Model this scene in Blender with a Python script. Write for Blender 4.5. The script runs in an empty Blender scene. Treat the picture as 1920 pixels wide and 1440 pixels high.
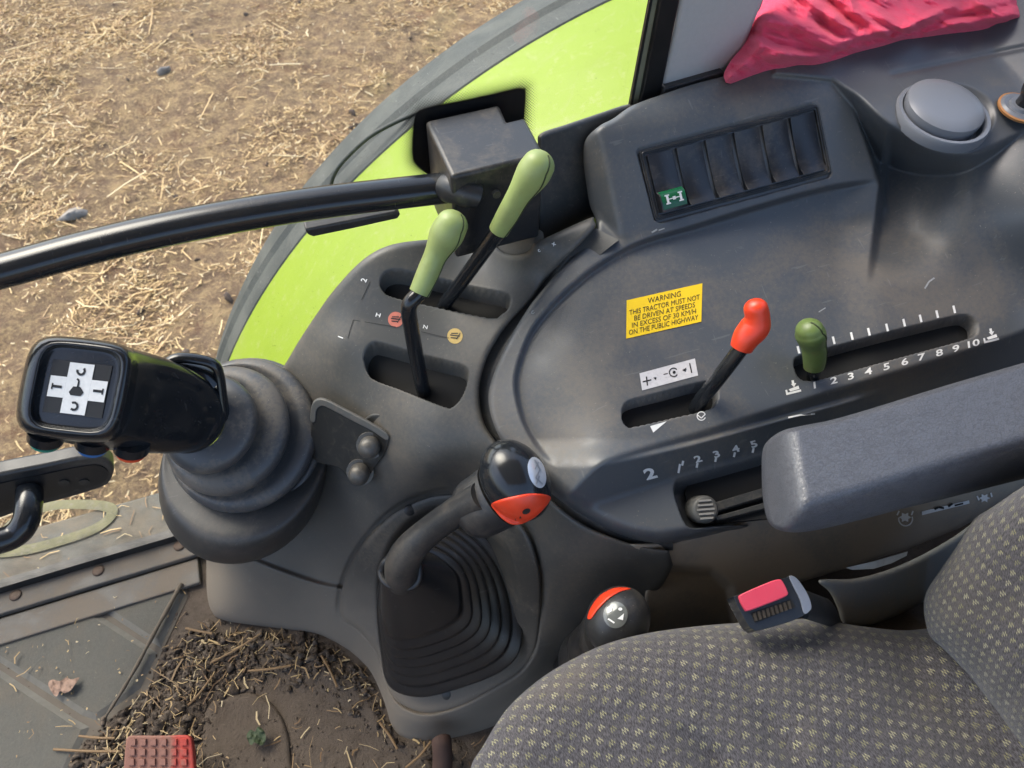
import bpy, math, random
import numpy as np
from mathutils import Vector

# ------------------------------------------------------------------ camera, sky, sun, exposure
scene = bpy.context.scene
COL = scene.collection
rad = math.radians
CAMZ, YAW, PITCH, FPX = 1.05, rad(19.7), rad(52.0), 1400.0
R_ = np.array([math.cos(YAW), -math.sin(YAW), 0.0])
F_ = np.array([math.sin(YAW) * math.cos(PITCH), math.cos(YAW) * math.cos(PITCH), -math.sin(PITCH)])
U_ = np.array([math.sin(YAW) * math.sin(PITCH), math.cos(YAW) * math.sin(PITCH), math.cos(PITCH)])
EYE = np.array([0.0, 0.0, CAMZ])
cam_data = bpy.data.cameras.new("camera")
cam = bpy.data.objects.new("camera", cam_data)
COL.objects.link(cam)
cam_data.sensor_width = 36.0
cam_data.lens = 36.0 * FPX / 1920.0
cam_data.clip_start, cam_data.clip_end = 0.02, 300.0
cam.location = EYE.tolist()
cam.rotation_euler = (math.pi / 2 - PITCH, 0.0, -YAW)
scene.camera = cam
cam_data.dof.use_dof = True
cam_data.dof.focus_distance = 0.72
cam_data.dof.aperture_fstop = 12.0

SUN_EL, SUN_AZ = rad(52), rad(-35)          # direction to the sun: az measured from +Y towards +X
world = bpy.data.worlds.new("World")
scene.world = world
world.use_nodes = True
wn = world.node_tree
bg = wn.nodes["Background"]
sky = wn.nodes.new("ShaderNodeTexSky")
sky.sky_type = 'NISHITA'
sky.sun_disc = False
sky.sun_elevation, sky.sun_rotation = SUN_EL, SUN_AZ
sky.air_density, sky.dust_density, sky.ozone_density = 1.0, 4.0, 1.0
wn.links.new(sky.outputs[0], bg.inputs[0])
bg.inputs[1].default_value = 0.13
sun_d = bpy.data.lights.new("sun", 'SUN')
sun_d.energy, sun_d.angle, sun_d.color = .65, rad(35), (1.0, 0.95, 0.87)
sun = bpy.data.objects.new("sun", sun_d)
COL.objects.link(sun)
sd = Vector((math.sin(SUN_AZ) * math.cos(SUN_EL), math.cos(SUN_AZ) * math.cos(SUN_EL), math.sin(SUN_EL)))
sun.rotation_euler = sd.to_track_quat('Z', 'Y').to_euler()
sun.location = (sd * 8).to_tuple()
scene.view_settings.view_transform = 'Standard'
scene.view_settings.look = 'None'
scene.view_settings.exposure = 1.8
scene.view_settings.gamma = 1.0
scene.render.engine = 'CYCLES'
scene.cycles.max_bounces = 8
scene.cycles.transparent_max_bounces = 12
scene.cycles.use_denoising = True

# ------------------------------------------------------------------ geometry helpers
def rays(px, py):
    px = np.asarray(px, float); py = np.asarray(py, float)
    return (F_ + R_ * ((px - 960) / FPX)[..., None] + U_ * ((720 - py) / FPX)[..., None])

def depth(px, py, z=None, Y=None, X=None):
    r = rays(px, py)
    if z is not None: return (z - EYE[2]) / r[..., 2]
    if Y is not None: return (Y - EYE[1]) / r[..., 1]
    return (X - EYE[0]) / r[..., 0]

def pt(px, py, t=None, **k):
    """the point of the place seen at photo position px, py, at depth t or on a plane z / Y / X"""
    if t is None: t = depth(px, py, **k)
    return EYE + rays(px, py) * np.asarray(t)[..., None]

def ctl(c):
    px, py, v = c
    if isinstance(v, str): return px, py, float(depth(px, py, **{v[0]: float(v[1:])}))
    return px, py, float(depth(px, py, z=v))

def plane3(*cs):
    cs = [ctl(c) for c in cs]
    A = np.array([[c[0], c[1], 1.0] for c in cs]); b = np.array([1 / c[2] for c in cs])
    k = np.linalg.lstsq(A, b, rcond=None)[0]
    return lambda px, py: k[0] * px + k[1] * py + k[2]

def wplane(n, p0):
    n = np.array(n, float); d = float(n @ (np.array(p0, float) - EYE))
    return lambda px, py: (rays(px, py) @ n) / d

def tps(cs, reg=1e-7):
    cs = [ctl(c) for c in cs]
    P = np.array([[c[0], c[1]] for c in cs]) / 1000.0
    v = np.array([1 / c[2] for c in cs])
    n = len(cs)
    def ker(d2): return np.where(d2 > 1e-12, d2 * np.log(np.maximum(d2, 1e-12)) * .5, 0.0)
    K = ker(((P[:, None] - P[None]) ** 2).sum(-1)) + np.eye(n) * reg
    Q = np.c_[np.ones(n), P]
    A = np.block([[K, Q], [Q.T, np.zeros((3, 3))]])
    w = np.linalg.solve(A, np.r_[v, np.zeros(3)])
    def f(px, py):
        px, py = np.broadcast_arrays(np.asarray(px, float), np.asarray(py, float))
        sh = px.shape; X = np.stack([px.ravel(), py.ravel()], 1) / 1000.0
        out = np.empty(len(X))
        for i in range(0, len(X), 20000):
            x = X[i:i + 20000]
            out[i:i + 20000] = ker(((x[:, None] - P[None]) ** 2).sum(-1)) @ w[:n] + w[n] + x @ w[n + 1:]
        return out.reshape(sh)
    return f

def smax(a, b, k=.008):
    h = np.maximum(k - np.abs(a - b), 0) / k
    return np.maximum(a, b) + h * h * k * .25
def smin(a, b, k=.008): return -smax(-a, -b, k)
def sstep(x, a, b):
    t = np.clip((x - a) / (b - a), 0, 1); return t * t * (3 - 2 * t)

def curve(pts, closed=False, n=8):
    """smooth curve through traced points"""
    P = np.array(pts, float); m = len(P); out = []
    for i in range(m if closed else m - 1):
        if closed: p0, p1, p2, p3 = P[i - 1], P[i], P[(i + 1) % m], P[(i + 2) % m]
        else: p0, p1, p2, p3 = P[max(i - 1, 0)], P[i], P[i + 1], P[min(i + 2, m - 1)]
        for k in range(n):
            t = k / n
            out.append(.5 * (2 * p1 + (p2 - p0) * t + (2 * p0 - 5 * p1 + 4 * p2 - p3) * t * t + (3 * p1 - p0 - 3 * p2 + p3) * t ** 3))
    if not closed: out.append(P[-1])
    return np.array(out)

def inside(px, py, poly):
    c = np.zeros(np.shape(px), bool); n = len(poly)
    for i in range(n):
        x1, y1 = poly[i]; x2, y2 = poly[(i + 1) % n]
        if y1 == y2: continue
        c ^= ((y1 > py) != (y2 > py)) & (px < (x2 - x1) * (py - y1) / (y2 - y1) + x1)
    return c

def nearest(px, py, line, closed):
    """distance to a polyline and the nearest point on it"""
    P = np.array(line, float)
    A, B = (P, np.roll(P, -1, 0)) if closed else (P[:-1], P[1:])
    sh = np.shape(px); x = np.ravel(px).astype(float); y = np.ravel(py).astype(float)
    bd = np.full(len(x), 1e18); bx = np.zeros(len(x)); by = np.zeros(len(x))
    for a, b in zip(A, B):
        d = b - a; L = d @ d + 1e-12
        t = np.clip(((x - a[0]) * d[0] + (y - a[1]) * d[1]) / L, 0, 1)
        qx, qy = a[0] + t * d[0], a[1] + t * d[1]
        dd = (x - qx) ** 2 + (y - qy) ** 2
        m = dd < bd
        bd[m] = dd[m]; bx[m] = qx[m]; by[m] = qy[m]
    return np.sqrt(bd).reshape(sh), bx.reshape(sh), by.reshape(sh)

def sdf(px, py, poly):
    d = nearest(px, py, poly, True)[0]
    return np.where(inside(px, py, poly), -d, d)

# ------------------------------------------------------------------ object helpers
WLOC = {}
def tag(o, label, cat, group=None, kind=None):
    if label: o["label"] = label
    if cat: o["category"] = cat
    if group: o["group"] = group
    if kind: o["kind"] = kind
    return o

def thing(name, label, cat, loc, group=None):
    o = bpy.data.objects.new(name, None)
    o.empty_display_size = .02
    COL.objects.link(o)
    o.location = tuple(float(v) for v in loc)
    WLOC[o] = np.array(loc, float)
    return tag(o, label, cat, group)

def obj(name, verts, faces, mats, parent=None, smooth=True, mi=None, uv=None, label=None):
    verts = np.asarray(verts, float)
    org = WLOC[parent] if parent is not None else verts.mean(0)
    me = bpy.data.meshes.new(name)
    faces = faces.tolist() if isinstance(faces, np.ndarray) else faces
    me.from_pydata((verts - org).tolist(), [], faces)
    me.validate()
    if not isinstance(mats, (list, tuple)): mats = [mats]
    for m in mats: me.materials.append(m)
    n = len(me.polygons)
    me.polygons.foreach_set("use_smooth", np.full(n, bool(smooth)))
    if mi is not None and len(mi) == n: me.polygons.foreach_set("material_index", np.asarray(mi, np.int32))
    if uv is not None:
        lay = me.uv_layers.new(name="UVMap")
        vi = np.empty(len(me.loops), np.int32); me.loops.foreach_get("vertex_index", vi)
        lay.data.foreach_set("uv", np.asarray(uv, float)[vi].ravel())
    o = bpy.data.objects.new(name, me)
    COL.objects.link(o)
    if parent is not None: o.parent = parent; WLOC[o] = org
    else: o.location = org.tolist(); WLOC[o] = org
    if label: o["label"] = label
    return o

def autosmooth(o, deg=35):
    me = o.data
    me.update()
    import bmesh
    bm = bmesh.new(); bm.from_mesh(me)
    lim = rad(deg)
    for e in bm.edges:
        e.smooth = not (len(e.link_faces) == 2 and e.calc_face_angle(0) > lim)
    bm.to_mesh(me); bm.free()
    return o

def sheet(name, q, poly, mats, parent=None, step=3.0, rnd=None, skirt=.012, disp=None, dvec=None, void=None, uv=None, label=None, depth_off=None, post=None):
    """a moulded sheet: traced outline, depth field q, rolled edge, pressed features and a returned edge"""
    poly = np.asarray(poly, float)
    x0, y0 = poly.min(0) - step; x1, y1 = poly.max(0) + step
    xs = np.arange(x0, x1 + step, step); ys = np.arange(y0, y1 + step, step)
    XX, YY = np.meshgrid(xs, ys)
    ins = inside(XX, YY, poly)
    cell = ins[:-1, :-1].astype(int) + ins[1:, :-1] + ins[:-1, 1:] + ins[1:, 1:]
    keep = cell > 0
    used = np.zeros_like(ins)
    used[:-1, :-1] |= keep; used[1:, :-1] |= keep; used[:-1, 1:] |= keep; used[1:, 1:] |= keep
    out = used & ~ins
    _, bx, by = nearest(XX[out], YY[out], poly, True)
    XX = XX.copy(); YY = YY.copy(); XX[out] = bx; YY[out] = by
    idx = -np.ones(ins.shape, int); idx[used] = np.arange(used.sum())
    px, py = XX[used], YY[used]
    r = rays(px, py)
    t = 1.0 / q(px, py)
    if depth_off is not None: t = t + depth_off(px, py)
    if rnd is not None:
        w, m = rnd
        s = nearest(px, py, poly, True)[0]
        a = np.clip((w - s) / w, 0, 1)
        t = t + m * (1 - np.sqrt(np.maximum(1 - a * a, 0)))
    P = EYE + r * t[:, None]
    if disp is not None: P = P + np.asarray(dvec)[None] * disp(px, py)[:, None]
    if post is not None: P = post(P, px, py)
    J, I = np.nonzero(keep)
    f = np.stack([idx[J, I], idx[J + 1, I], idx[J + 1, I + 1], idx[J, I + 1]], 1)
    mi = None
    if void is not None:
        c = f.mean(1)
        vv = void(px, py)
        mi = (vv[f].mean(1) > .5).astype(int)
    verts = P
    nf = len(f)
    if skirt:
        e = np.concatenate([f[:, [0, 1]], f[:, [1, 2]], f[:, [2, 3]], f[:, [3, 0]]])
        key = np.sort(e, 1); k1 = key[:, 0] * (len(P) + 1) + key[:, 1]
        u, cnt = np.unique(k1, return_counts=True)
        be = e[np.isin(k1, u[cnt == 1])]
        bv = np.unique(be)
        m1 = {int(v): len(P) + i for i, v in enumerate(bv)}
        m2 = {int(v): len(P) + len(bv) + i for i, v in enumerate(bv)}
        rn = r[bv] / np.linalg.norm(r[bv], axis=1)[:, None]
        verts = np.concatenate([P, P[bv], P[bv] + rn * skirt])
        sf = np.array([[m1[int(b)], m1[int(a)], m2[int(a)], m2[int(b)]] for a, b in be])
        f = np.concatenate([f, sf])
        if mi is not None: mi = np.concatenate([mi, np.zeros(len(sf), int)])
    UV = None
    if uv is not None: UV = uv(verts)
    return obj(name, verts, f, mats, parent, True, mi, UV, label)

def lift(name, verts2, faces, q, mat, parent=None, off=.0006, smooth=False, label=None):
    """flat marks laid on a surface"""
    v = np.asarray(verts2, float)
    t = 1.0 / q(v[:, 0], v[:, 1]) - off
    return obj(name, EYE + rays(v[:, 0], v[:, 1]) * t[:, None], faces, mat, parent, smooth, label=label)

def merge(parts):
    V, F, n = [], [], 0
    for v, f in parts:
        V += [tuple(a) for a in v]; F += [[i + n for i in g] for g in f]; n = len(V)
    return V, F

def fontpoly(s, bold=0.0):
    cu = bpy.data.curves.new("t", 'FONT'); cu.body = s; cu.align_x = 'CENTER'; cu.resolution_u = 3; cu.offset = bold
    o = bpy.data.objects.new("t", cu); COL.objects.link(o)
    dg = bpy.context.evaluated_depsgraph_get()
    me = o.evaluated_get(dg).to_mesh()
    v = [(a.co.x, a.co.y) for a in me.vertices]; f = [list(p.vertices) for p in me.polygons]
    o.evaluated_get(dg).to_mesh_clear()
    bpy.data.objects.remove(o); bpy.data.curves.remove(cu)
    return v, f

def text2(s, x, y, ex, up, bold=.022):
    """letters with baseline centre at photo x, y; ex, up are photo vectors of one em along and above the line"""
    v, f = fontpoly(s, bold)
    return [(x + ex[0] * a + up[0] * b, y + ex[1] * a + up[1] * b) for a, b in v], f

def poly2(*pts): return list(pts), [list(range(len(pts)))]
def line2(pts, w):
    P = np.array(pts, float); out = []
    for a, b in zip(P[:-1], P[1:]):
        d = b - a; d = d / (np.linalg.norm(d) + 1e-9); n = np.array([-d[1], d[0]]) * w / 2
        out.append(poly2(tuple(a - n), tuple(b - n), tuple(b + n), tuple(a + n)))
    return merge(out)
def disc2(x, y, rx, ry=None, n=24, rot=0):
    ry = ry or rx; c, s = math.cos(rot), math.sin(rot)
    return poly2(*[(x + rx * math.cos(a) * c - ry * math.sin(a) * s, y + rx * math.cos(a) * s + ry * math.sin(a) * c) for a in [2 * math.pi * k / n for k in range(n)]])
def arc2(x, y, r, a0, a1, w, n=12):
    return line2([(x + r * math.cos(rad(a0 + (a1 - a0) * k / n)), y + r * math.sin(rad(a0 + (a1 - a0) * k / n))) for k in range(n + 1)], w)

def frame(d):
    d = d / np.linalg.norm(d)
    a = np.array([0, 0, 1.0]) if abs(d[2]) < .9 else np.array([1.0, 0, 0])
    u = np.cross(a, d); u /= np.linalg.norm(u)
    return u, np.cross(d, u)

def tube_mesh(P, rs, n=16, caps=True, fr=None, prof=None):
    """a swept solid: P centres, rs radii (number or pair), prof optional unit outline"""
    P = np.asarray(P, float); m = len(P)
    if np.ndim(rs) == 0: rs = [rs] * m
    T = np.gradient(P, axis=0)
    T /= np.linalg.norm(T, axis=1)[:, None] + 1e-12
    u, v = frame(T[0]) if fr is None else fr
    V, F = [], []
    ang = np.linspace(0, 2 * np.pi, n, endpoint=False)
    pr = np.stack([np.cos(ang), np.sin(ang)], 1) if prof is None else np.asarray(prof); n = len(pr)
    for i in range(m):
        u = u - T[i] * (u @ T[i]); u /= np.linalg.norm(u); v = np.cross(T[i], u)
        ra, rb = rs[i] if np.ndim(rs[i]) else (rs[i], rs[i])
        for c, s in pr: V.append(P[i] + u * c * ra + v * s * rb)
    for i in range(m - 1):
        for k in range(n):
            k2 = (k + 1) % n
            F.append([i * n + k, i * n + k2, (i + 1) * n + k2, (i + 1) * n + k])
    if caps:
        F.append(list(range(n))[::-1]); F.append([(m - 1) * n + k for k in range(n)])
    return V, F

def tube(name, P, rs, mat, parent=None, n=16, caps=True, **k):
    V, F = tube_mesh(P, rs, n, caps, **k)
    o = obj(name, V, F, mat, parent)
    return autosmooth(o, 50)

def smooth3(P, n=8): return curve(P, False, n)

def box_mesh(c, ax, ay, az, h):
    c = np.asarray(c, float); V = []
    for sx in (-1, 1):
        for sy in (-1, 1):
            for sz in (-1, 1): V.append(c + np.asarray(ax) * sx * h[0] + np.asarray(ay) * sy * h[1] + np.asarray(az) * sz * h[2])
    return V, [[0, 1, 3, 2], [4, 6, 7, 5], [0, 4, 5, 1], [2, 3, 7, 6], [0, 2, 6, 4], [1, 5, 7, 3]]

def bevel(o, w=.002, seg=2):
    m = o.modifiers.new("bevel", 'BEVEL'); m.width = w; m.segments = seg; m.limit_method = 'ANGLE'; m.angle_limit = rad(40)
    m.harden_normals = False
    return o

def slab(name, poly, q, thick, dirv, mat, parent=None, bev=None, label=None):
    """a plate: outline on a surface, thickened along dirv"""
    poly = np.asarray(poly, float)
    A = EYE + rays(poly[:, 0], poly[:, 1]) / q(poly[:, 0], poly[:, 1])[:, None]
    B = A + np.asarray(dirv, float) * thick
    n = len(A)
    F = [list(range(n)), list(range(n, 2 * n))[::-1]] + [[i, i + n, (i + 1) % n + n, (i + 1) % n] for i in range(n)]
    o = obj(name, np.concatenate([A, B]), F, mat, parent, smooth=True, label=label)
    import bmesh
    bm = bmesh.new(); bm.from_mesh(o.data); bmesh.ops.recalc_face_normals(bm, faces=bm.faces)
    bm.to_mesh(o.data); bm.free()
    autosmooth(o, 30)
    if bev: bevel(o, bev, 3)
    return o

def ellipsoid_q(c, A):
    """depth field of the ellipsoid c + A*unit sphere"""
    Ai = np.linalg.inv(A); o = Ai @ (EYE - c)
    def f(px, py):
        d = rays(px, py) @ Ai.T
        a = (d * d).sum(-1); b = (d * o).sum(-1); cc = o @ o - 1
        disc = np.maximum(b * b - a * cc, 0)
        return a / (-b - np.sqrt(disc))
    return f

def ellipsoid(name, c, A, mat, parent=None, n=32, m=20):
    V, F = [], []
    for j in range(m + 1):
        th = math.pi * j / m
        for k in range(n):
            a = 2 * math.pi * k / n
            V.append(c + A @ np.array([math.sin(th) * math.cos(a), math.sin(th) * math.sin(a), math.cos(th)]))
    for j in range(m):
        for k in range(n):
            k2 = (k + 1) % n; F.append([j * n + k, (j + 1) * n + k, (j + 1) * n + k2, j * n + k2])
    return obj(name, V, F, mat, parent)

# ------------------------------------------------------------------ materials
def L(c):  # srgb 0-255 -> linear
    return tuple((x / 255 / 12.92 if x / 255 <= .04045 else ((x / 255 + .055) / 1.055) ** 2.4) for x in c)

class NT:
    def __init__(s, name):
        s.m = bpy.data.materials.new(name); s.m.use_nodes = True
        s.t = s.m.node_tree; s.b = s.t.nodes["Principled BSDF"]; s.o = s.t.nodes["Material Output"]
        s._geo = None
    def n(s, typ, ins=None, **at):
        x = s.t.nodes.new(typ)
        for k, v in at.items(): setattr(x, k, v)
        for k, v in (ins or {}).items(): s.set(x.inputs[k], v)
        return x
    def set(s, inp, v):
        if isinstance(v, bpy.types.NodeSocket): s.t.links.new(v, inp)
        elif isinstance(v, (tuple, list)) and inp.type == 'RGBA' and len(v) == 3: inp.default_value = (*v, 1)
        else: inp.default_value = v
    @property
    def pos(s):
        if s._geo is None: s._geo = s.n("ShaderNodeNewGeometry")
        return s._geo.outputs["Position"]
    @property
    def nrm(s):
        s.pos; return s._geo.outputs["Normal"]
    def math(s, op, a, b=0.0, c=0.0):
        x = s.n("ShaderNodeMath", operation=op)
        for i, v in enumerate((a, b, c)): s.set(x.inputs[i], v)
        return x.outputs[0]
    def noise(s, scale, detail=4, rough=.55, vec=None, dist=0.0):
        return s.n("ShaderNodeTexNoise", {"Vector": vec or s.pos, "Scale": scale, "Detail": detail, "Roughness": rough, "Distortion": dist}).outputs["Fac"]
    def ramp(s, x, a, b, lo=0.0, hi=1.0):
        return s.n("ShaderNodeMapRange", {"Value": x, "From Min": a, "From Max": b, "To Min": lo, "To Max": hi}, interpolation_type='SMOOTHSTEP').outputs["Result"]
    def mix(s, f, a, b):
        x = s.n("ShaderNodeMix", data_type='RGBA')
        s.set(x.inputs[0], f); s.set(x.inputs[6], a); s.set(x.inputs[7], b)
        return x.outputs[2]
    def mixf(s, f, a, b):
        x = s.n("ShaderNodeMix", data_type='FLOAT')
        s.set(x.inputs[0], f); s.set(x.inputs[2], a); s.set(x.inputs[3], b)
        return x.outputs[0]
    def bump(s, h, strength=.3, dist=.001, normal=None):
        i = {"Height": h, "Strength": strength, "Distance": dist}
        if normal is not None: i["Normal"] = normal
        return s.n("ShaderNodeBump", i).outputs[0]
    def out(s, **k):
        for a, v in k.items(): s.set(s.b.inputs[a.replace("_", " ")], v)
        return s.m
    def stretch(s, sc, rot=(0, 0, 0)):
        return s.n("ShaderNodeMapping", {"Vector": s.pos, "Scale": sc, "Rotation": rot}).outputs[0]

DUST = (.20, .165, .125)
def plastic(name, col, rough=.42, dust=.35, dscale=9.0, dcol=DUST, grain=.25, gscale=900, scratch=.4, spec=.5, low=None, lo=.45, hi=.75):
    t = NT(name)
    big = t.noise(dscale, 6, .62, dist=.6)
    fine = t.noise(220, 3, .7)
    d = t.ramp(t.math('ADD', big, t.math('MULTIPLY', t.math('SUBTRACT', fine, .5), .35)), lo, hi, 0.0, dust)
    if low is not None:      # dirt tracked in from the floor: thicker near it
        z = t.n("ShaderNodeSeparateXYZ", {"Vector": t.pos}).outputs[2]
        zz = t.math('ADD', z, t.math('MULTIPLY', t.math('SUBTRACT', big, .5), .25))
        d = t.math('MAXIMUM', d, t.ramp(zz, low[1], low[0], 0.0, low[2]))
    # fine scratches and scuffs
    sc = t.noise(30, 2, .5, vec=t.stretch((1, 9, 3), (.3, .2, .7)), dist=.3)
    sc2 = t.noise(26, 2, .5, vec=t.stretch((9, 1, 3), (.1, .5, -.5)), dist=.3)
    s = t.math('MULTIPLY', t.math('MAXIMUM', t.ramp(sc, .70, .73), t.ramp(sc2, .71, .74)), scratch)
    sp = t.math('MULTIPLY', t.ramp(t.noise(420, 2, .6), .70, .76), .5 * min(1, dust * 2))
    hue = t.mix(t.noise(3.5, 3), tuple(c * .8 for c in col), tuple(c * 1.2 for c in col))
    c = t.mix(d, hue, dcol)
    c = t.mix(t.math('MULTIPLY', s, .35), c, (.2, .2, .19))
    c = t.mix(sp, c, (.33, .29, .23))
    r = t.mixf(d, t.mixf(t.noise(40, 3), rough - .06, rough + .08), .85)
    g = t.bump(t.noise(gscale, 2, .6), grain, .0004)
    return t.out(Base_Color=c, Roughness=r, Specular_IOR_Level=spec, Normal=g)

def simple(name, col, rough=.5, metal=0.0, var=.15, scale=40, grain=0.0, gscale=600, spec=.5, coat=0.0, dirt=0.0, dirtcol=DUST, emit=None):
    t = NT(name)
    nz = t.noise(scale, 4)
    c = t.mix(nz, tuple(x * (1 - var) for x in col), tuple(min(1, x * (1 + var)) for x in col))
    if dirt: c = t.mix(t.ramp(t.noise(scale * 1.7, 6, .65, dist=.5), .48, .72, 0, dirt), c, dirtcol)
    k = dict(Base_Color=c, Roughness=t.mixf(nz, max(.02, rough - .07), min(1, rough + .07)), Metallic=metal, Specular_IOR_Level=spec, Coat_Weight=coat)
    if grain: k["Normal"] = t.bump(t.noise(gscale, 3, .6), grain, .0004)
    return t.out(**k)

m_panel = plastic("console_plastic", (.074, .081, .089), .34, .50, 6.0, scratch=.8, lo=.42, hi=.74)
m_front = plastic("front_panel_plastic", (.066, .067, .064), .40, .50, 5.0, low=(-.02, .30, .95), lo=.40, hi=.78)
m_gear = plastic("gear_plate_plastic", (.040, .040, .038), .42, .5, 7.0, low=(.0, .28, .9))
m_side = plastic("side_panel_plastic", (.050, .052, .052), .40, .4, 8.0)
m_kick = plastic("kick_panel_plastic", (.24, .22, .185), .6, .8, 10.0, lo=.35, hi=.6, dcol=(.34, .28, .21))
m_cover = plastic("side_cover_plastic", (.15, .155, .145), .5, .6, 9, dcol=(.22, .18, .13), lo=.4, hi=.7)
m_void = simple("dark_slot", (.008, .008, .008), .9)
m_black = plastic("gloss_black", (.013, .015, .018), .15, .06, 14, scratch=.25, grain=.05, lo=.5, hi=.8)
m_blackmat = plastic("matt_black", (.022, .023, .025), .36, .3, 14, scratch=.2, grain=.2)
m_rubber = plastic("bellows_rubber", (.050, .053, .058), .38, .50, 14, scratch=.3, grain=.2, dcol=(.17, .145, .115), lo=.45, hi=.62)
m_gaiter = plastic("gaiter_rubber", (.017, .017, .018), .32, .12, 12, dcol=(.07, .06, .05), low=(.0, .13, .3))
m_boss = plastic("boss_plastic", (.030, .030, .030), .45, .3, 8)
m_steel = simple("painted_steel", (.040, .040, .037), .5, .1, .25, 60, .2, dirt=.22)
m_plate = simple("bracket_steel", (.017, .017, .016), .5, .1, .3, 60, .2, dirt=.12)
m_bolt = simple("grey_bolt", (.12, .115, .105), .5, .5, .35, 200, .2, dirt=.5)
m_knobg = simple("green_knob", (.28, .35, .12), .42, 0, .26, 28, .12, 1500, dirt=.30, dirtcol=(.19, .2, .08))
m_knobd = simple("olive_knob", (.13, .19, .055), .38, 0, .3, 60, .12, 1500, dirt=.35, dirtcol=(.16, .10, .05))
m_orange = simple("orange_plastic", (.75, .055, .018), .33, 0, .1, 60, .06, dirt=.10, dirtcol=(.3, .08, .04))
m_white = simple("white_print_glint", (.74, .74, .72), .6, var=.12, scale=300)
m_faint = simple("worn_print", (.30, .31, .31), .7, var=.5, scale=500)
m_silver = simple("silver_badge", (.60, .63, .68), .22, .35, .3, 60)
m_ink = simple("black_ink", (.012, .012, .012), .5)
m_yellow = simple("yellow_sticker", (.88, .58, .008), .45, var=.06)
m_wsticker = simple("white_sticker", (.60, .58, .58), .5, var=.12, scale=200, dirt=.25, dirtcol=(.3, .28, .27))
m_seam = simple("seam_shadow_gap", (.035, .05, .015), .7)
# ------------------------------------------------------------------ the yard outside
rng = np.random.RandomState(7)
GZ = -1.05

def vnoise(x, y, seed=0):
    """cheap smooth value noise"""
    r = np.random.RandomState(seed); T = r.rand(64, 64)
    xi = np.floor(x).astype(int); yi = np.floor(y).astype(int); fx = x - xi; fy = y - yi
    fx = fx * fx * (3 - 2 * fx); fy = fy * fy * (3 - 2 * fy)
    g = lambda i, j: T[(xi + i) % 64, (yi + j) % 64]
    return (g(0, 0) * (1 - fx) + g(1, 0) * fx) * (1 - fy) + (g(0, 1) * (1 - fx) + g(1, 1) * fx) * fy
def fbm(x, y, o=4, seed=0):
    s, a, t = 0, .5, 0
    for i in range(o):
        s = s + a * vnoise(x * 2 ** i, y * 2 ** i, seed + i); t += a; a *= .55
    return s / t

def ground_mat():
    t = NT("straw_soil")
    a = t.noise(1.6, 6, .6, dist=.4); b = t.noise(14, 6, .7); c = t.noise(70, 5, .75); e = t.noise(190, 3, .7)
    soil = t.mix(a, (.155, .10, .066), (.265, .178, .114))
    chaff = t.mix(c, (.33, .225, .12), (.56, .40, .21))
    soil = t.mix(t.ramp(t.noise(3.2, 5, .65, dist=.7), .50, .68, 0, .65), soil, (.205, .105, .06))
    soil = t.mix(t.ramp(t.noise(2.1, 5, .65, dist=.5), .54, .70, 0, .6), soil, (.075, .058, .048))
    f = t.ramp(t.math('ADD', t.math('MULTIPLY', b, .6), t.math('MULTIPLY', c, .5)), .46, .66)
    col = t.mix(f, soil, chaff)
    col = t.mix(t.ramp(e, .60, .68, 0, .8), col, (.60, .47, .27))
    col = t.mix(t.ramp(e, .40, .33, 0, .75), col, (.075, .055, .045))
    h = t.math('ADD', t.math('MULTIPLY', c, .6), e)
    return t.out(Base_Color=col, Roughness=.9, Specular_IOR_Level=.2, Normal=t.bump(h, .9, .02))
m_ground = ground_mat()
gx = np.concatenate([[-60, -20, -8, -4.5], np.arange(-3.2, 3.2, .035), [4.5, 8, 20, 60]])
gy = np.concatenate([[-60, -20, -8, -3, 0], np.arange(.7, 6.6, .035), [8, 12, 25, 60]])
GX, GY = np.meshgrid(gx, gy)
def gheight(x, y): return GZ + (fbm(x * 3, y * 3, 4, 3) - .5) * .07 + (fbm(x * 14, y * 14, 3, 9) - .5) * .03
GH = gheight(GX, GY)
nx, ny = len(gx), len(gy)
ii = np.arange(nx * ny).reshape(ny, nx)
gf = np.stack([ii[:-1, :-1], ii[:-1, 1:], ii[1:, 1:], ii[1:, :-1]], -1).reshape(-1, 4)
g = obj("ground", np.stack([GX, GY, GH], -1).reshape(-1, 3), gf, m_ground)
tag(g, "brown trodden yard soil strewn with straw outside the cab", "ground", kind="structure")

def straw_mat(name="straw_stalks", dark=1.0):
    t = NT(name)
    r = t.n("ShaderNodeNewGeometry").outputs["Random Per Island"]
    cr = t.n("ShaderNodeValToRGB", {"Fac": r}); e = cr.color_ramp
    cols = [(0, (.22, .12, .05)), (.25, (.36, .23, .11)), (.5, (.56, .38, .17)), (.75, (.68, .49, .23)), (1, (.76, .63, .40))]
    e.elements[0].position = 0; e.elements[1].position = 1
    for p, c in cols[1:-1]: e.elements.new(p)
    for el, (p, c) in zip(e.elements, cols): el.color = (c[0] * dark, c[1] * dark, c[2] * dark, 1)
    return t.out(Base_Color=cr.outputs[0], Roughness=.55, Specular_IOR_Level=.35)
m_straw = straw_mat()
m_straw_dusty = straw_mat("dusty_straw", .62)

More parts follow.
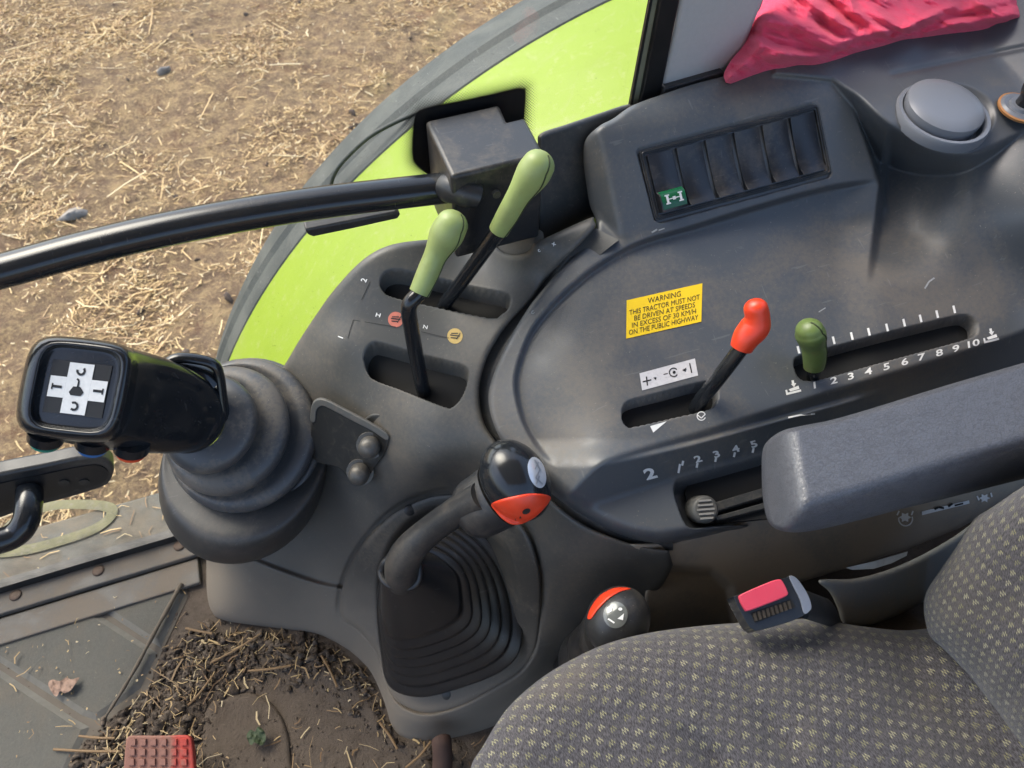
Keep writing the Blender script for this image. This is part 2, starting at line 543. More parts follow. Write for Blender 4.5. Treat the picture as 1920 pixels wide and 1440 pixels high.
def stalks(centres, heads, lens, rads, pitch, bend, seg=2):
    """many thin three-sided stalks"""
    n = len(centres); V = np.zeros((n, seg + 1, 3, 3))
    d = np.stack([np.cos(heads) * np.cos(pitch), np.sin(heads) * np.cos(pitch), np.sin(pitch)], 1)
    s = np.stack([-np.sin(heads), np.cos(heads), np.zeros(n)], 1)
    u = np.cross(d, s)
    for i in range(seg + 1):
        k = i / seg - .5
        c = centres + d * (lens * k)[:, None] + s * (bend * lens * (4 * k * k))[:, None]
        for j in range(3):
            a = 2 * math.pi * j / 3 + .5
            V[:, i, j] = c + (s * math.cos(a) + u * math.sin(a)) * (rads * (1 - .25 * abs(k)))[:, None]
    base = (np.arange(n) * (seg + 1) * 3)[:, None]
    F = []
    for i in range(seg):
        for j in range(3):
            j2 = (j + 1) % 3
            F.append(base + np.array([[i * 3 + j, i * 3 + j2, (i + 1) * 3 + j2, (i + 1) * 3 + j]]))
    return V.reshape(-1, 3), np.concatenate(F)

N = 130000
cx = rng.uniform(-2.7, 2.2, N); cy = rng.uniform(.85, 6.4, N)
den = fbm(cx * 2.6, cy * 2.6, 4, 21)
keep = rng.rand(N) < np.clip((den - .36) * 3.6, .09, 1)
cx, cy = cx[keep], cy[keep]; n = len(cx)
ln = rng.lognormal(math.log(.021), .60, n).clip(.008, .2)
big = rng.rand(n) < .013
ln[big] = rng.uniform(.10, .27, big.sum())
rd = rng.uniform(.0013, .0030, n); rd[big] *= 1.35
cz = gheight(cx, cy) + .004 + rng.rand(n) ** 2 * .018
nl = 90; lx = rng.uniform(-1.15, -.22, nl); ly = rng.uniform(.672, .757, nl)
cx = np.r_[cx, lx]; cy = np.r_[cy, ly]; cz = np.r_[cz, np.full(nl, -.0035)]; ln = np.r_[ln, rng.uniform(.006, .035, nl)]; rd = np.r_[rd, rng.uniform(.0005, .0011, nl)]
pit = rng.normal(0, .22, n + nl); pit[n:] *= .15; n += nl
V, F = stalks(np.stack([cx, cy, cz], 1), rng.uniform(0, 2 * math.pi, n), ln, rd, pit, rng.normal(0, .12, n))
o = obj("straw", V, F, m_straw, smooth=False)
tag(o, "loose golden straw scattered over the yard soil", "straw", kind="stuff")

def lump(c, r, seed, sq=.7):
    """a small irregular clod"""
    rr = np.random.RandomState(seed); V = []; n, m = 9, 6
    A = np.eye(3) + rr.normal(0, .25, (3, 3))
    ph = rr.rand(3) * 6
    for j in range(m + 1):
        th = math.pi * j / m
        for k in range(n):
            a = 2 * math.pi * k / n
            d = np.array([math.sin(th) * math.cos(a), math.sin(th) * math.sin(a), math.cos(th)])
            w = 1 + .22 * math.sin(3 * d[0] + ph[0]) + .2 * math.sin(4 * d[1] + ph[1]) + .15 * math.sin(5 * d[2] + ph[2])
            p = A @ d * r * w * rr.uniform(.86, 1.14); p[2] *= sq
            V.append(c + p)
    F = [[j * n + k, (j + 1) * n + k, (j + 1) * n + (k + 1) % n, j * n + (k + 1) % n] for j in range(m) for k in range(n)]
    return V, F
def crumb_mat(name, a, b_):
    t = NT(name); r = t.n("ShaderNodeNewGeometry").outputs["Random Per Island"]
    c = t.mix(r, a, b_); c = t.mix(t.ramp(t.noise(240, 4, .7), .45, .65), c, tuple(x * .6 for x in a))
    return t.out(Base_Color=c, Roughness=.92, Specular_IOR_Level=.2, Normal=t.bump(t.noise(300, 4, .7), .8, .001))
m_clod = simple("soil_clod", (.085, .06, .045), .9, var=.4, scale=60, grain=.6, gscale=200)
m_stone = simple("grey_stone", (.27, .24, .21), .7, var=.3, scale=30, grain=.4, gscale=120)
P = [lump(np.array([x, y, gheight(np.array([x]), np.array([y]))[0] + r * .2]), r, i) for i, (x, y, r) in enumerate(
    zip(rng.uniform(-2.4, 1.8, 130), rng.uniform(1.0, 6, 130), rng.lognormal(math.log(.010), .5, 130).clip(.005, .04)))]
tag(obj("clods", *merge(P), m_clod), "dark soil clods lying among the straw in the yard", "clods", kind="stuff")
for i, (px, py, w, lab) in enumerate([(142, 402, 21, "pale grey stone on the yard soil just above the black pull bar"),
                                 (308, 135, 11, "small pale stone lying in straw far from the cab door")]):
    c = pt(px, py, z=GZ + .01); t = float(depth(px, py, z=GZ + .01))
    v, f = lump(c, w * t / FPX, 500 + i, .8)
    tag(obj("stone", v, f, m_stone), lab, "stone", "loose stones in the yard")

# ------------------------------------------------------------------ rear mudguard seen through the door glass
def fender_mat():
    t = NT("green_paint")
    c = t.mix(t.noise(5, 4), (.205, .295, .018), (.235, .33, .024))
    c = t.mix(t.ramp(t.noise(60, 5, .7), .52, .75, 0, .45), c, (.33, .35, .15))
    c = t.mix(t.ramp(t.noise(9, 6, .7, dist=.8), .52, .75, 0, .30), c, (.30, .30, .15))
    return t.out(Base_Color=c, Roughness=.5, Specular_IOR_Level=.3)
m_green = fender_mat()
m_lip = plastic("mudguard_rubber", (.034, .042, .041), .62, .45, 9, dcol=(.13, .135, .12), scratch=1.2, grain=.5, gscale=300, lo=.4, hi=.7)
fp = np.array([pt(x, y, Y=1.05)[[0, 2]] for x, y in [(428, 680), (505, 497), (690, 318), (820, 212), (950, 110), (1108, 0)]])
A = np.c_[2 * fp, np.ones(len(fp))]; b = (fp ** 2).sum(1)
s = np.linalg.lstsq(A, b, rcond=None)[0]; FC = s[:2]; FR = math.sqrt(s[2] + FC @ FC)
def arc_sheet(name, prof, mat, parent, a0, a1, n=72):
    ang = np.linspace(a0, a1, n); V = []
    for a in ang:
        for Y, d in prof: V.append((FC[0] - math.cos(a) * (FR + d), Y, FC[1] + math.sin(a) * (FR + d)))
    m = len(prof); F = [[i * m + k, (i + 1) * m + k, (i + 1) * m + k + 1, i * m + k + 1] for i in range(n - 1) for k in range(m - 1)]
    o = obj(name, V, F, mat, parent); autosmooth(o, 25); return o
fen = thing("rear_mudguard", "lime green rear mudguard with dark rubber edge beyond the door glass", "mudguard", (FC[0], .95, FC[1]))
a_lo = math.asin((fp[0, 1] - FC[1]) / FR) - .30
arc_sheet("painted_skin", [(.70, -.55), (.70, -.05), (.705, -.022), (.72, -.012), (.93, .0), (.936, .0005), (1.05, -.004), (1.056, -.012), (1.056, -.03)], m_green, fen, a_lo, 2.2)
arc_sheet("rubber_edge", [(1.045, -.035), (1.045, -.009), (1.053, -.002), (1.10, -.006), (1.112, -.001), (1.12, -.009), (1.17, -.016), (1.215, -.034), (1.242, -.058), (1.252, -.085), (1.252, -.16), (1.24, -.16), (1.22, -.07), (1.05, -.03)], m_lip, fen, a_lo - .02, 2.2)
bead = smooth3([pt(x, y, Y=1.075) + np.array([0, 0, .006]) for x, y in [(782, 218), (737, 238), (693, 263), (655, 297), (632, 325), (622, 352), (618, 395)]])
tube("rubber_bead", bead, .0035, m_lip, fen, 8)

# ------------------------------------------------------------------ glazed door
def glass_mat():
    t = NT("door_glass")
    for nd in (t.b,): t.t.nodes.remove(nd)
    tr = t.n("ShaderNodeBsdfTransparent", {"Color": (.95, .97, .96)})
    gl = t.n("ShaderNodeBsdfGlossy", {"Color": (1, 1, 1), "Roughness": .02})
    df = t.n("ShaderNodeBsdfDiffuse", {"Color": (.30, .26, .21)})
    lw = t.n("ShaderNodeLayerWeight", {"Blend": .5}).outputs["Facing"]
    fr = t.math("ADD", t.math("MULTIPLY", t.math("POWER", lw, 4.0), .5), .022)
    z = t.n("ShaderNodeSeparateXYZ", {"Vector": t.pos}).outputs[2]
    splash = t.math('MULTIPLY', t.ramp(z, .26, .02, 0, 1), t.ramp(t.noise(30, 6, .7), .35, .7, .06, .34))
    specks = t.math('MULTIPLY', t.ramp(t.noise(190, 3, .7), .66, .76), .25)
    m1 = t.n("ShaderNodeMixShader", {0: fr, 1: tr.outputs[0], 2: gl.outputs[0]})
    m2 = t.n("ShaderNodeMixShader", {0: t.math('MINIMUM', t.math('ADD', t.math('ADD', splash, specks), .012), .8), 1: m1.outputs[0], 2: df.outputs[0]})
    t.t.links.new(m2.outputs[0], t.o.inputs[0])
    return t.m
m_glass = glass_mat()
GY0 = .65
door = thing("cab_door", "glazed cab door with black pull bar and corner lock box", "door", (-.4, GY0, 0))
obj("glass_pane", *box_mesh((-.46, GY0 + .0025, .81), (1, 0, 0), (0, 1, 0), (0, 0, 1), (.852, .0025, .785)), m_glass, door, smooth=False)
# printed black patch with fading dots on the glass
m_frit = simple("black_glass_print", (.006, .006, .007), .35)
fr_px = curve([(776, 232), (783, 212), (800, 202), (880, 186), (962, 167), (980, 166), (985, 176), (981, 250), (975, 330), (960, 372), (835, 352), (797, 322), (774, 298)], True, 4)
frp = np.array([pt(x, y, Y=GY0 - .001) for x, y in fr_px])
parts = [(frp, [list(range(len(frp)))])]
c0 = pt(880, 250, Y=GY0 - .001)
fxz = frp[:, [0, 2]]
sp = .0031
gxs = np.arange(fxz[:, 0].min() - .03, fxz[:, 0].max() + .03, sp); gzs = np.arange(fxz[:, 1].min() - .02, fxz[:, 1].max() + .03, sp * .5)
for j, zz in enumerate(gzs):
    for xx in gxs + (j % 2) * sp * .5:
        d = float(sdf(np.array([xx]), np.array([zz]), fxz)[0])
        if -.001 < d < .0165:
            r = sp * .40 * (1 - d / .0175)
            if r > .0002: parts.append(([(xx + r * math.cos(a), GY0 - .001, zz + r * math.sin(a)) for a in np.linspace(0, 2 * math.pi, 7)[:-1]], [list(range(6))]))
obj("glass_print", *merge(parts), m_frit, door, smooth=False)
# lock box, top at .635
ZB = .635
m_box = plastic("lock_box_black", (.020, .021, .023), .34, .3, 16, scratch=.5, grain=.1)
bx_px = [(797, 226), (936, 195), (950, 227), (984, 219), (1022, 290), (846, 331)]
lock = slab("lock_box", bx_px, lambda x, y: 1 / depth(x, y, z=ZB), .105, (0, .06, -1), m_box, door, .004)
bar_px = [(-160, 548), (0, 509), (150, 468), (300, 432), (450, 403), (600, 380), (740, 363), (856, 350)]
bp = smooth3([pt(-330, 606, Y=.648), pt(-290, 592, Y=.61)] + [pt(x, y, Y=.585) for x, y in bar_px], 6)
rr = [(.0175, .0145)] * len(bp)
tube("pull_bar", bp, rr, m_black, door, 20)
cl = [pt(842, 352, Y=.572), pt(850, 353, Y=.564), pt(880, 362, Y=.551), pt(897, 367, Y=.547), pt(905, 369, Y=.548)]
tube("bar_collar", cl, [.0142, .0142, .0138, .011, .002], m_blackmat, lock, 20)
scr = pt(932, 366, Y=.541)
tube("screw", [scr, scr + np.array([0, .004, 0])], .004, m_bolt, lock, 10)
slab("strike_plate", [(572, 431), (655, 415), (742, 398), (752, 402), (746, 411), (660, 430), (588, 445), (577, 441)], lambda x, y: 1 / depth(x, y, Y=.6), .012, (0, 1, .2), m_blackmat, door, .002)
# lower hand grip on the glass
grip = slab("grip_plate", curve([(-60, 905), (0, 890), (80, 874), (160, 858), (198, 862), (214, 880), (205, 906), (180, 919), (120, 937), (60, 952), (-60, 985)], True, 5), lambda x, y: 1 / depth(x, y, Y=.625), .022, (0, 1, 0), m_blackmat, door, .004)
slab("grip_inset", curve([(-60, 922), (0, 907), (80, 890), (160, 874), (188, 874), (203, 886), (196, 902), (172, 912), (120, 926), (60, 942), (-60, 972)], True, 5), lambda x, y: 1 / depth(x, y, Y=.6235), .004, (0, 1, 0), m_gaiter, grip)
for x, y in [(158, 905), (120, 906)]:
    p = pt(x, y, Y=.622); tube("screw", [p, p + np.array([0, .004, 0])], .006, m_steel, grip, 12)
tube("grip_tube", smooth3([pt(x, y, Y=Y) for x, y, Y in [(55, 920, .62), (54, 945, .60), (48, 978, .58), (28, 1003, .57), (-10, 1017, .565), (-80, 1032, .565)]]), .0148, m_black, grip, 18)

# ------------------------------------------------------------------ cab post beside the door, dark rear corner
m_trim = simple("grey_trim", (.46, .45, .43), .75, var=.08, scale=200, grain=.5, gscale=700)
m_seal = simple("black_seal", (.010, .010, .010), .35, var=.3)
m_strip = simple("pale_strip", (.20, .205, .14), .4, 0, .3)
post = thing("cab_post", "light grey trimmed cab post with black rubber seal beside the door", "post", pt(1300, 170, Y=.66))
def pl(Y): return lambda x, y: 1 / depth(x, y, Y=Y)
slab("grey_cover", [(1233, 188), (1262, 60), (1273, 0), (1305, -190), (1490, -190), (1433, 0), (1398, 87), (1362, 129), (1359, 152)], pl(.64), .035, (.3, .7, 0), m_trim, post, .006)
slab("rubber_seal", [(1199, 203), (1238, 0), (1268, -190), (1308, -190), (1275, 0), (1236, 195)], pl(.637), .012, (0, 1, 0), m_seal, post, .002)
slab("edge_strip", [(1184, 203), (1223, 0), (1253, -190), (1269, -190), (1240, 0), (1201, 203)], pl(.642), .004, (0, 1, 0), m_strip, post)
slab("strip_edge", [(1180, 203), (1219, 0), (1249, -190), (1254, -190), (1224, 0), (1185, 203)], pl(.6405), .004, (0, 1, 0), m_seal, post)
slab("cover_lip", [(1240, 188), (1246, 166), (1358, 134), (1364, 154)], pl(.632), .01, (0, 1, 0), m_blackmat, post, .002)
m_dark = simple("dark_interior", (.012, .012, .013), .6)
rc = obj("rear_corner_panel", *box_mesh((.98, .80, .80), (1, 0, 0), (0, 1, 0), (0, 0, 1), (.46, .015, .28)), m_dark, smooth=False)
tag(rc, "black rear corner panel behind the red cloth", "panel")

# roof and lower walls of the cab, which shade the inside
roof = obj("roof", *box_mesh((-.15, -.05, 1.62), (1, 0, 0), (0, 1, 0), (0, 0, 1), (1.0, .72, .03)), simple("roof_lining", (.42, .42, .41), .8), smooth=False)
tag(roof, "grey lined cab roof above the seat", "roof", kind="structure")
for c_, h_ in [((-.10, -.76, .05), (1.2, .015, .07)), ((-1.22, -.05, .20), (.015, .70, .22)), ((1.0, -.1, .45), (.02, .65, .47))]:
    w_ = obj("wall", *box_mesh(c_, (1, 0, 0), (0, 1, 0), (0, 0, 1), h_), simple("wall_lining", (.10, .10, .10), .8), smooth=False)
    tag(w_, "dark lower wall of the cab around the seat and floor", "wall", "lower cab walls", kind="structure")

# ------------------------------------------------------------------ cab floor, sill, mat
def floor_mat():
    t = NT("dirty_floor")
    a = t.noise(5, 6, .65, dist=.5); b = t.noise(60, 6, .7); c = t.noise(300, 3, .7)
    col = t.mix(a, (.070, .055, .043), (.135, .107, .083))
    col = t.mix(t.ramp(b, .45, .7), col, (.082, .063, .048))
    col = t.mix(t.ramp(c, .62, .72, 0, .5), col, (.20, .155, .11))
    col = t.mix(t.ramp(c, .40, .32, 0, .6), col, (.04, .03, .024))
    return t.out(Base_Color=col, Roughness=.9, Specular_IOR_Level=.2, Normal=t.bump(t.math('ADD', b, c), .6, .003))
m_floor = floor_mat()
def mat_mat():
    t = NT("rubber_mat")
    a = t.noise(7, 6, .65, dist=.6); c = t.noise(420, 3, .7)
    col = t.mix(c, (.062, .062, .055), (.122, .119, .104))
    col = t.mix(t.ramp(a, .40, .68, .15, .75), col, (.12, .102, .078))
    col = t.mix(t.ramp(t.noise(160, 4, .7), .62, .74, 0, .5), col, (.20, .175, .13))
    return t.out(Base_Color=col, Roughness=.82, Specular_IOR_Level=.3, Normal=t.bump(c, .7, .0012))
m_mat = mat_mat()
m_bevelmat = simple("mat_edge", (.14, .132, .112), .8, var=.3, scale=80, grain=.5)
fl = obj("floor", *box_mesh((-.1, .1, -.02), (1, 0, 0), (0, 1, 0), (0, 0, 1), (1.2, .545, .02)), m_floor, smooth=False)
tag(fl, "dirty brown cab floor", "floor", kind="structure")

m_sill = plastic("sill_metal", (.085, .078, .068), .55, .85, 14, dcol=(.145, .115, .085), scratch=.8, lo=.35, hi=.62)
m_sillout = plastic("sill_outer", (.095, .092, .078), .6, .8, 12, dcol=(.17, .14, .10), lo=.35, hi=.65)
sill = thing("door_sill", "dusty metal door sill strip with countersunk screws", "door sill", (-.55, .63, 0))
obj("tread_strip", *box_mesh((-.68, .632, .012), (1, 0, 0), (0, 1, 0), (0, 0, 1), (.405, .017, .005)), m_sill, sill, smooth=False)
bevel(sill.children[0], .002)
obj("bottom_seal", *box_mesh((-.70, .6555, .013), (1, 0, 0), (0, 1, 0), (0, 0, 1), (.44, .0065, .017)), m_gaiter, sill, smooth=False)
obj("inner_flange", *box_mesh((-.70, .5925, .006), (1, 0, 0), (0, 1, 0), (0, 0, 1), (.42, .0205, .004)), m_sill, sill, smooth=False)
bevel([c for c in sill.children if c.name.startswith("inner_flange")][0], .002)
m_rusty = simple("rusty_screw", (.10, .065, .045), .7, .2, .4, 120, dirt=.5)
for x, y in [(29, 1116), (184, 1070), (336, 1023)]:
    p = pt(x, y, z=.0178)
    v, f = tube_mesh([p + (0, 0, .0002), p + (0, 0, .0014), p + (0, 0, .0018)], [.0085, .0078, .0045], 18)
    obj("screw", v, f, m_rusty, sill)
ledge = thing("outer_sill", "weathered grey outer sill below the door glass with worn yellow ring", "sill", (-.6, .73, -.03))
obj("ledge", *box_mesh((-.70, .712, -.028), (1, 0, 0), (0, 1, 0), (0, 0, 1), (.5, .05, .022)), m_sillout, ledge, smooth=False)
bevel(ledge.children[0], .006, 3)
ring = curve([(-10, 1030), (30, 975), (100, 948), (190, 948), (210, 962), (180, 990), (110, 1015), (40, 1032)], True, 6)
m_ring = simple("worn_yellow_paint", (.165, .155, .075), .7, var=.4, scale=60, dirt=.9, dirtcol=(.22, .20, .15))
tube("yellow_ring", [pt(x, y, z=-.003) for x, y in np.vstack([ring, ring[:1]])], [(.0085, .0007)] * (len(ring) + 1), m_ring, ledge, 8, caps=False)

mat_o = thing("floor_mat", "grey rubber floor mat with raised angular pads", "floor mat", (-.45, .45, 0))
def pad(poly, h=.006):
    poly = np.array(poly, float)
    top = np.array([pt(x, y, z=h) for x, y in poly])
    c = top.mean(0); n = len(top)
    bot = c + (top - c) * 1.0; bot[:, 2] = 0.0002
    inn = []
    for i in range(n):
        a, b_, d = top[i - 1], top[i], top[(i + 1) % n]
        e1 = (a - b_) / np.linalg.norm(a - b_); e2 = (d - b_) / np.linalg.norm(d - b_)
        w = e1 + e2; w = w / (np.linalg.norm(w) + 1e-9)
        s = .0085 / max(.3, abs(np.cross(e1, w)[2])); sign = 1 if np.dot(c - b_, w) > 0 else -1
        q = b_ + sign * w * s; q[2] = h; inn.append(q)
    V = list(bot) + inn
    F = [list(range(n, 2 * n))] + [[i, (i + 1) % n, (i + 1) % n + n, i + n] for i in range(n)]
    mi = [0] + [1] * n
    o = obj("raised_pad", V, F, [m_mat, m_bevelmat], mat_o, False, mi)
    return o
obj("mat_base", np.array([pt(x, y, z=.0012) for x, y in [(-60, 1195), (350, 1085), (352, 1120), (300, 1230), (230, 1440), (190, 1600), (-60, 1600)]]), [list(range(7))], simple("mat_dusty", (.105, .088, .068), .85, var=.25, scale=50, grain=.5), mat_o, False)
pad([(172, 1133), (338, 1094), (346, 1110), (300, 1215), (268, 1197)])
pad([(-60, 1205), (150, 1143), (180, 1146), (272, 1205), (296, 1222), (262, 1290), (178, 1352), (150, 1342), (-20, 1232), (-60, 1222)])
pad([(-60, 1228), (-20, 1240), (140, 1345), (168, 1360), (120, 1460), (60, 1600), (-60, 1600)])
# ------------------------------------------------------------------ moulded console
console = thing("control_console", "dark grey moulded side console with recessed lever slots", "console", (.25, .42, 0))

# front pod
F_ctl = [(560, 640, "Y.628"), (593, 590, "Y.63"), (627, 543, "Y.63"), (677, 490, "Y.63"), (727, 462, "Y.63"), (793, 452, "Y.63"), (900, 450, "Y.63"), (1000, 455, .533), (1110, 410, .552),
         (1110, 428, .549), (1027, 520, .505), (953, 607, .474), (905, 700, .447), (903, 777, .425), (960, 860, .408), (1040, 945, .392), (1150, 1006, .384), (1250, 1030, .374),
         (780, 700, .422), (840, 550, .468), (700, 600, .446), (640, 640, .425), (585, 720, .365), (700, 760, .388), (800, 800, .403), (660, 800, .352), (600, 880, .265), (700, 880, .325), (800, 880, .362),
         (640, 1000, .20), (560, 1080, .11), (500, 1040, .14), (430, 1060, .075), (400, 1150, 0.), (500, 1170, 0.), (600, 1185, 0.), (660, 1215, 0.), (692, 1260, 0.), (745, 1378, 0.), (870, 1380, 0.), (1000, 1318, .03), (1080, 1270, .06),
         (392, 1060, .03), (395, 1000, "Y.60"), (480, 850, "Y.60"), (530, 690, "Y.625"), (700, 1000, .235), (830, 940, .298), (960, 965, .335), (1010, 1050, .31), (640, 1110, .098), (700, 1200, .07),
         (740, 1310, .038), (800, 1350, .04), (870, 1330, .06), (990, 1265, .13), (1013, 1200, .19), (1200, 1080, .31), (1110, 1150, .24), (850, 1100, .17)]
qF0 = tps(F_ctl)
F_edge = np.vstack([curve([(1000, 457), (1055, 431), (1108, 408), (1114, 414), (1115, 428), (1080, 466), (1027, 520), (995, 562), (953, 607), (930, 640), (911, 677), (899, 727), (903, 777), (920, 815), (965, 868), (1037, 940), (1097, 985), (1160, 1012), (1210, 1026), (1254, 1032)]),
                    curve([(1262, 1060), (1240, 1100), (1200, 1130), (1150, 1170), (1105, 1240), (1080, 1290), (1000, 1325), (930, 1360), (870, 1384), (800, 1392), (752, 1385), (735, 1362), (722, 1320), (706, 1280), (688, 1250), (655, 1222), (600, 1190), (540, 1180), (480, 1173), (420, 1163), (398, 1148), (388, 1110), (388, 1030), (395, 985), (430, 880), (480, 760), (530, 690), (560, 640), (593, 590), (627, 543), (677, 490), (727, 461), (793, 450), (860, 448), (925, 447)]),
                    curve([(930, 462), (945, 474), (968, 478), (990, 472), (1000, 457)])[:-1]])
slotA = curve([(684, 672), (688, 655), (700, 643), (718, 645), (760, 657), (820, 674), (862, 684), (874, 692), (876, 706), (870, 730), (860, 750), (848, 761), (838, 762), (800, 748), (750, 728), (704, 711), (690, 696)], True, 4)
slotB = curve([(714, 528), (722, 512), (740, 506), (770, 510), (830, 524), (900, 541), (945, 550), (955, 558), (953, 574), (942, 586), (928, 595), (905, 592), (860, 583), (800, 570), (740, 556), (720, 545)], True, 4)
flange = curve([(380, 1005), (410, 1022), (470, 1045), (540, 1072), (600, 1092), (648, 1102), (690, 1118)])
def F_off(px, py):
    d, bx, by = nearest(px, py, flange, False)
    below = np.where(py > by, d, -d)
    a = -.014 * sstep(below, -6, 7) * sstep(px, 700, 640)
    # toe round the gear plate swells out towards the seat
    n = sdf(px, py, GP) 
    a = a - .008 * sstep(n, 46, 12) * sstep(py, 1160, 1250)
    a = a + .016 * sstep(n, 3, -10) + .007 * np.exp(-((n - 3) / 4.5) ** 2) * sstep(py, 1180, 1120)
    return a
GP = curve([(638, 1132), (644, 1095), (664, 1045), (700, 995), (745, 955), (800, 930), (850, 924), (905, 930), (958, 962), (992, 1005), (1010, 1060), (1015, 1110), (1010, 1190), (1000, 1228), (975, 1262), (930, 1290), (870, 1322), (820, 1338), (780, 1337), (745, 1318), (728, 1288), (716, 1250), (700, 1215), (668, 1178), (642, 1160)], True, 5)
def F_disp(px, py):
    a = .036 * sstep(sdf(px, py, slotA), 2, -4) + .032 * sstep(sdf(px, py, slotB), 2, -4)
    boltd = np.hypot(px - 968, py - 452)
    return a
def F_void(px, py):
    return ((sdf(px, py, slotA) < -6) | (sdf(px, py, slotB) < -6)).astype(float)
sheet("front_panel", qF0, F_edge, m_front, console, 2.6, (13, .006), .02, F_disp, (0, .06, -1), depth_off=F_off)
for s_ in (slotA, slotB): sheet("slot_shade_sheet", qF0, s_, m_void, console, 3, None, 0, lambda x, y: .0215 + 0 * x, (0, .06, -1), depth_off=F_off)  # near-black sheet part-way down paints the darkness inside each slot

# gear plate on the front pod
G_ctl = [(640, 1130, .105), (700, 1000, .236), (745, 955, .272), (830, 925, .306), (960, 962, .342), (1010, 1060, .305), (1012, 1190, .20), (990, 1250, .148), (870, 1320, .072), (800, 1338, .05), (728, 1290, .05), (700, 1215, .078), (850, 1120, .178)]
qG = tps(G_ctl)
gz = curve([(712, 1080), (740, 1010), (800, 960), (880, 960), (945, 1030), (968, 1130), (952, 1192), (908, 1232), (842, 1264), (790, 1292), (740, 1280), (722, 1240), (712, 1160)], True, 5)
sheet("gear_surround", qG, GP, m_gear, console, 3, (13, .007), .03, lambda x, y: .020 * sstep(sdf(x, y, gz), 10, -22), (0, .6, -.8), depth_off=lambda x, y: -.004 + 0 * x)
for x, y in [(768, 955), (957, 975), (838, 1300)]:
    t0 = 1 / float(qG(np.array(x), np.array(y))); p = pt(x, y, t0 - .001)
    nrm = np.array([-.1, -.75, .65]); nrm /= np.linalg.norm(nrm)
    tube("plate_screw", [p - nrm * .002, p + nrm * .004, p + nrm * .005], [.007, .0065, .004], m_blackmat, console, 14)

# lower side trims towards the seat
qS2 = plane3((1010, 1130, .245), (1110, 1130, .245), (1060, 1215, .16))
sheet("lower_trim", qS2, np.array([(1016, 1134), (1060, 1129), (1116, 1131), (1150, 1140), (1150, 1180), (1094, 1194), (1040, 1217), (1026, 1219), (1012, 1208)]), m_kick, console, 3, (5, .002), .02)
qK = plane3((1250, 1050, .345), (1500, 1040, .31), (1850, 955, .31))
K_poly = np.array([(1180, 1020), (1262, 1018), (1440, 965), (1930, 820), (1930, 905), (1858, 958), (1800, 990), (1700, 1030), (1600, 1062), (1500, 1092), (1420, 1120), (1380, 1190), (1200, 1200), (1210, 1110), (1235, 1062)])
def K_off(px, py):
    d, bx, by = nearest(px, py, [(1236, 1030), (1205, 1105), (1190, 1230)], False)
    crease = .004 * (1 - sstep(d, 0, 6))
    kd = nearest(px, py, [(1180, 1075), (1250, 1062), (1335, 1068), (1372, 1100), (1390, 1200)], False)
    low = sstep(np.where(py > kd[2] + .0, kd[0], -kd[0]), -8, 14) * (px < 1400)
    return crease + .030 * low
sheet("kick_panel", qK, K_poly, m_kick, console, 4, (6, .003), .03, depth_off=K_off)

# main deck -----------------------------------------------------------
def zD(Y): return .47 + .36 * (Y - .35)
qD = wplane((0, -.36, 1), (0, .35, .47))
qV = plane3((1250, 845, .455), (1250, 895, .420), (1440, 850, .402))
qV = wplane((0, 1, -.32), (0, .3195, .459))
qL = wplane((0, -.30, 1), (0, .305, .412))
def onD(x, y, d=0.0):
    t = 1 / float(qD(np.array(float(x)), np.array(float(y)))); return (x, y, CAMZ + float(rays(x, y)[2]) * t + d)
U_ctl = [onD(*c) for c in [(1165, 785), (1340, 745), (1250, 650), (1245, 580), (1500, 690), (1812, 603), (1650, 655), (1420, 700), (1130, 860), (1290, 815), (1440, 770), (1620, 715), (1920, 625), (1870, 610), (1250, 730), (1380, 600), (1500, 620), (1400, 480)]] + [
    onD(965, 690, -.028), onD(985, 800, -.030), onD(1030, 868, -.026), onD(985, 620, -.024), onD(1040, 545, -.012), onD(1100, 500, -.003), onD(1010, 700, -.018), onD(1070, 640, -.006), onD(1060, 780, -.013), onD(1090, 850, -.008), onD(1130, 720, -.001),
    onD(1180, 470, 0), onD(1420, 385, 0), onD(1650, 340, -.002), onD(1580, 540, 0), onD(1660, 560, 0), onD(1740, 600, 0), onD(1780, 550, .001),
    onD(1850, 500, .010), onD(1930, 520, .018), onD(1940, 400, .055), onD(1850, 400, .036), onD(1760, 390, .020), onD(1700, 350, .008), onD(1650, 260, -.002), onD(1910, 570, .003)]
qU = tps(U_ctl, 3e-4)
# switch pod, shelf and vent platform
podA, podB, podC = (1122, 238, .618), (1545, 174, .618), (1172, 462, .527)
qPF = plane3(podA, podB, podC)
qPT = plane3((1122, 238, .618), (1545, 174, .618), (1320, 160, .630))
qPL = plane3((1122, 238, .618), (1170, 462, .527), (1092, 300, .580))
qPR = plane3((1588, 172, .628), (1652, 342, .531), (1625, 250, .560))
platP = np.vstack([curve([(1560, 150), (1588, 168), (1612, 184), (1655, 224), (1714, 268), (1774, 290), (1833, 286), (1920, 247), (2000, 205)]), [(2000, -60), (1450, -60), (1450, 140)]])
qVP = plane3((1675, 142, .625), (1920, 87, .625), (1775, 270, .610))
qSH = plane3((1250, 185, .632), (1700, 100, .632), (1550, 172, .622))
def qM(px, py):
    px = np.asarray(px, float); py = np.asarray(py, float)
    base = smax(smin(qU(px, py), qV(px, py), .006), qL(px, py), .010)
    pod = smin(smin(qPF(px, py), smin(qPT(px, py), qPL(px, py), .014), .010), qPR(px, py), .030)
    q = smax(base, pod, .010)
    sdp = sdf(px, py, platP)
    tv = 1 / smin(smax(qVP(px, py), qSH(px, py), .006), qSH(px, py) + .03, .01)
    tv = tv + np.maximum(sdp + 6, 0) ** 2 / (np.maximum(sdp + 6, 0) + 14) * .0018
    return smax(q, 1 / tv, .008)
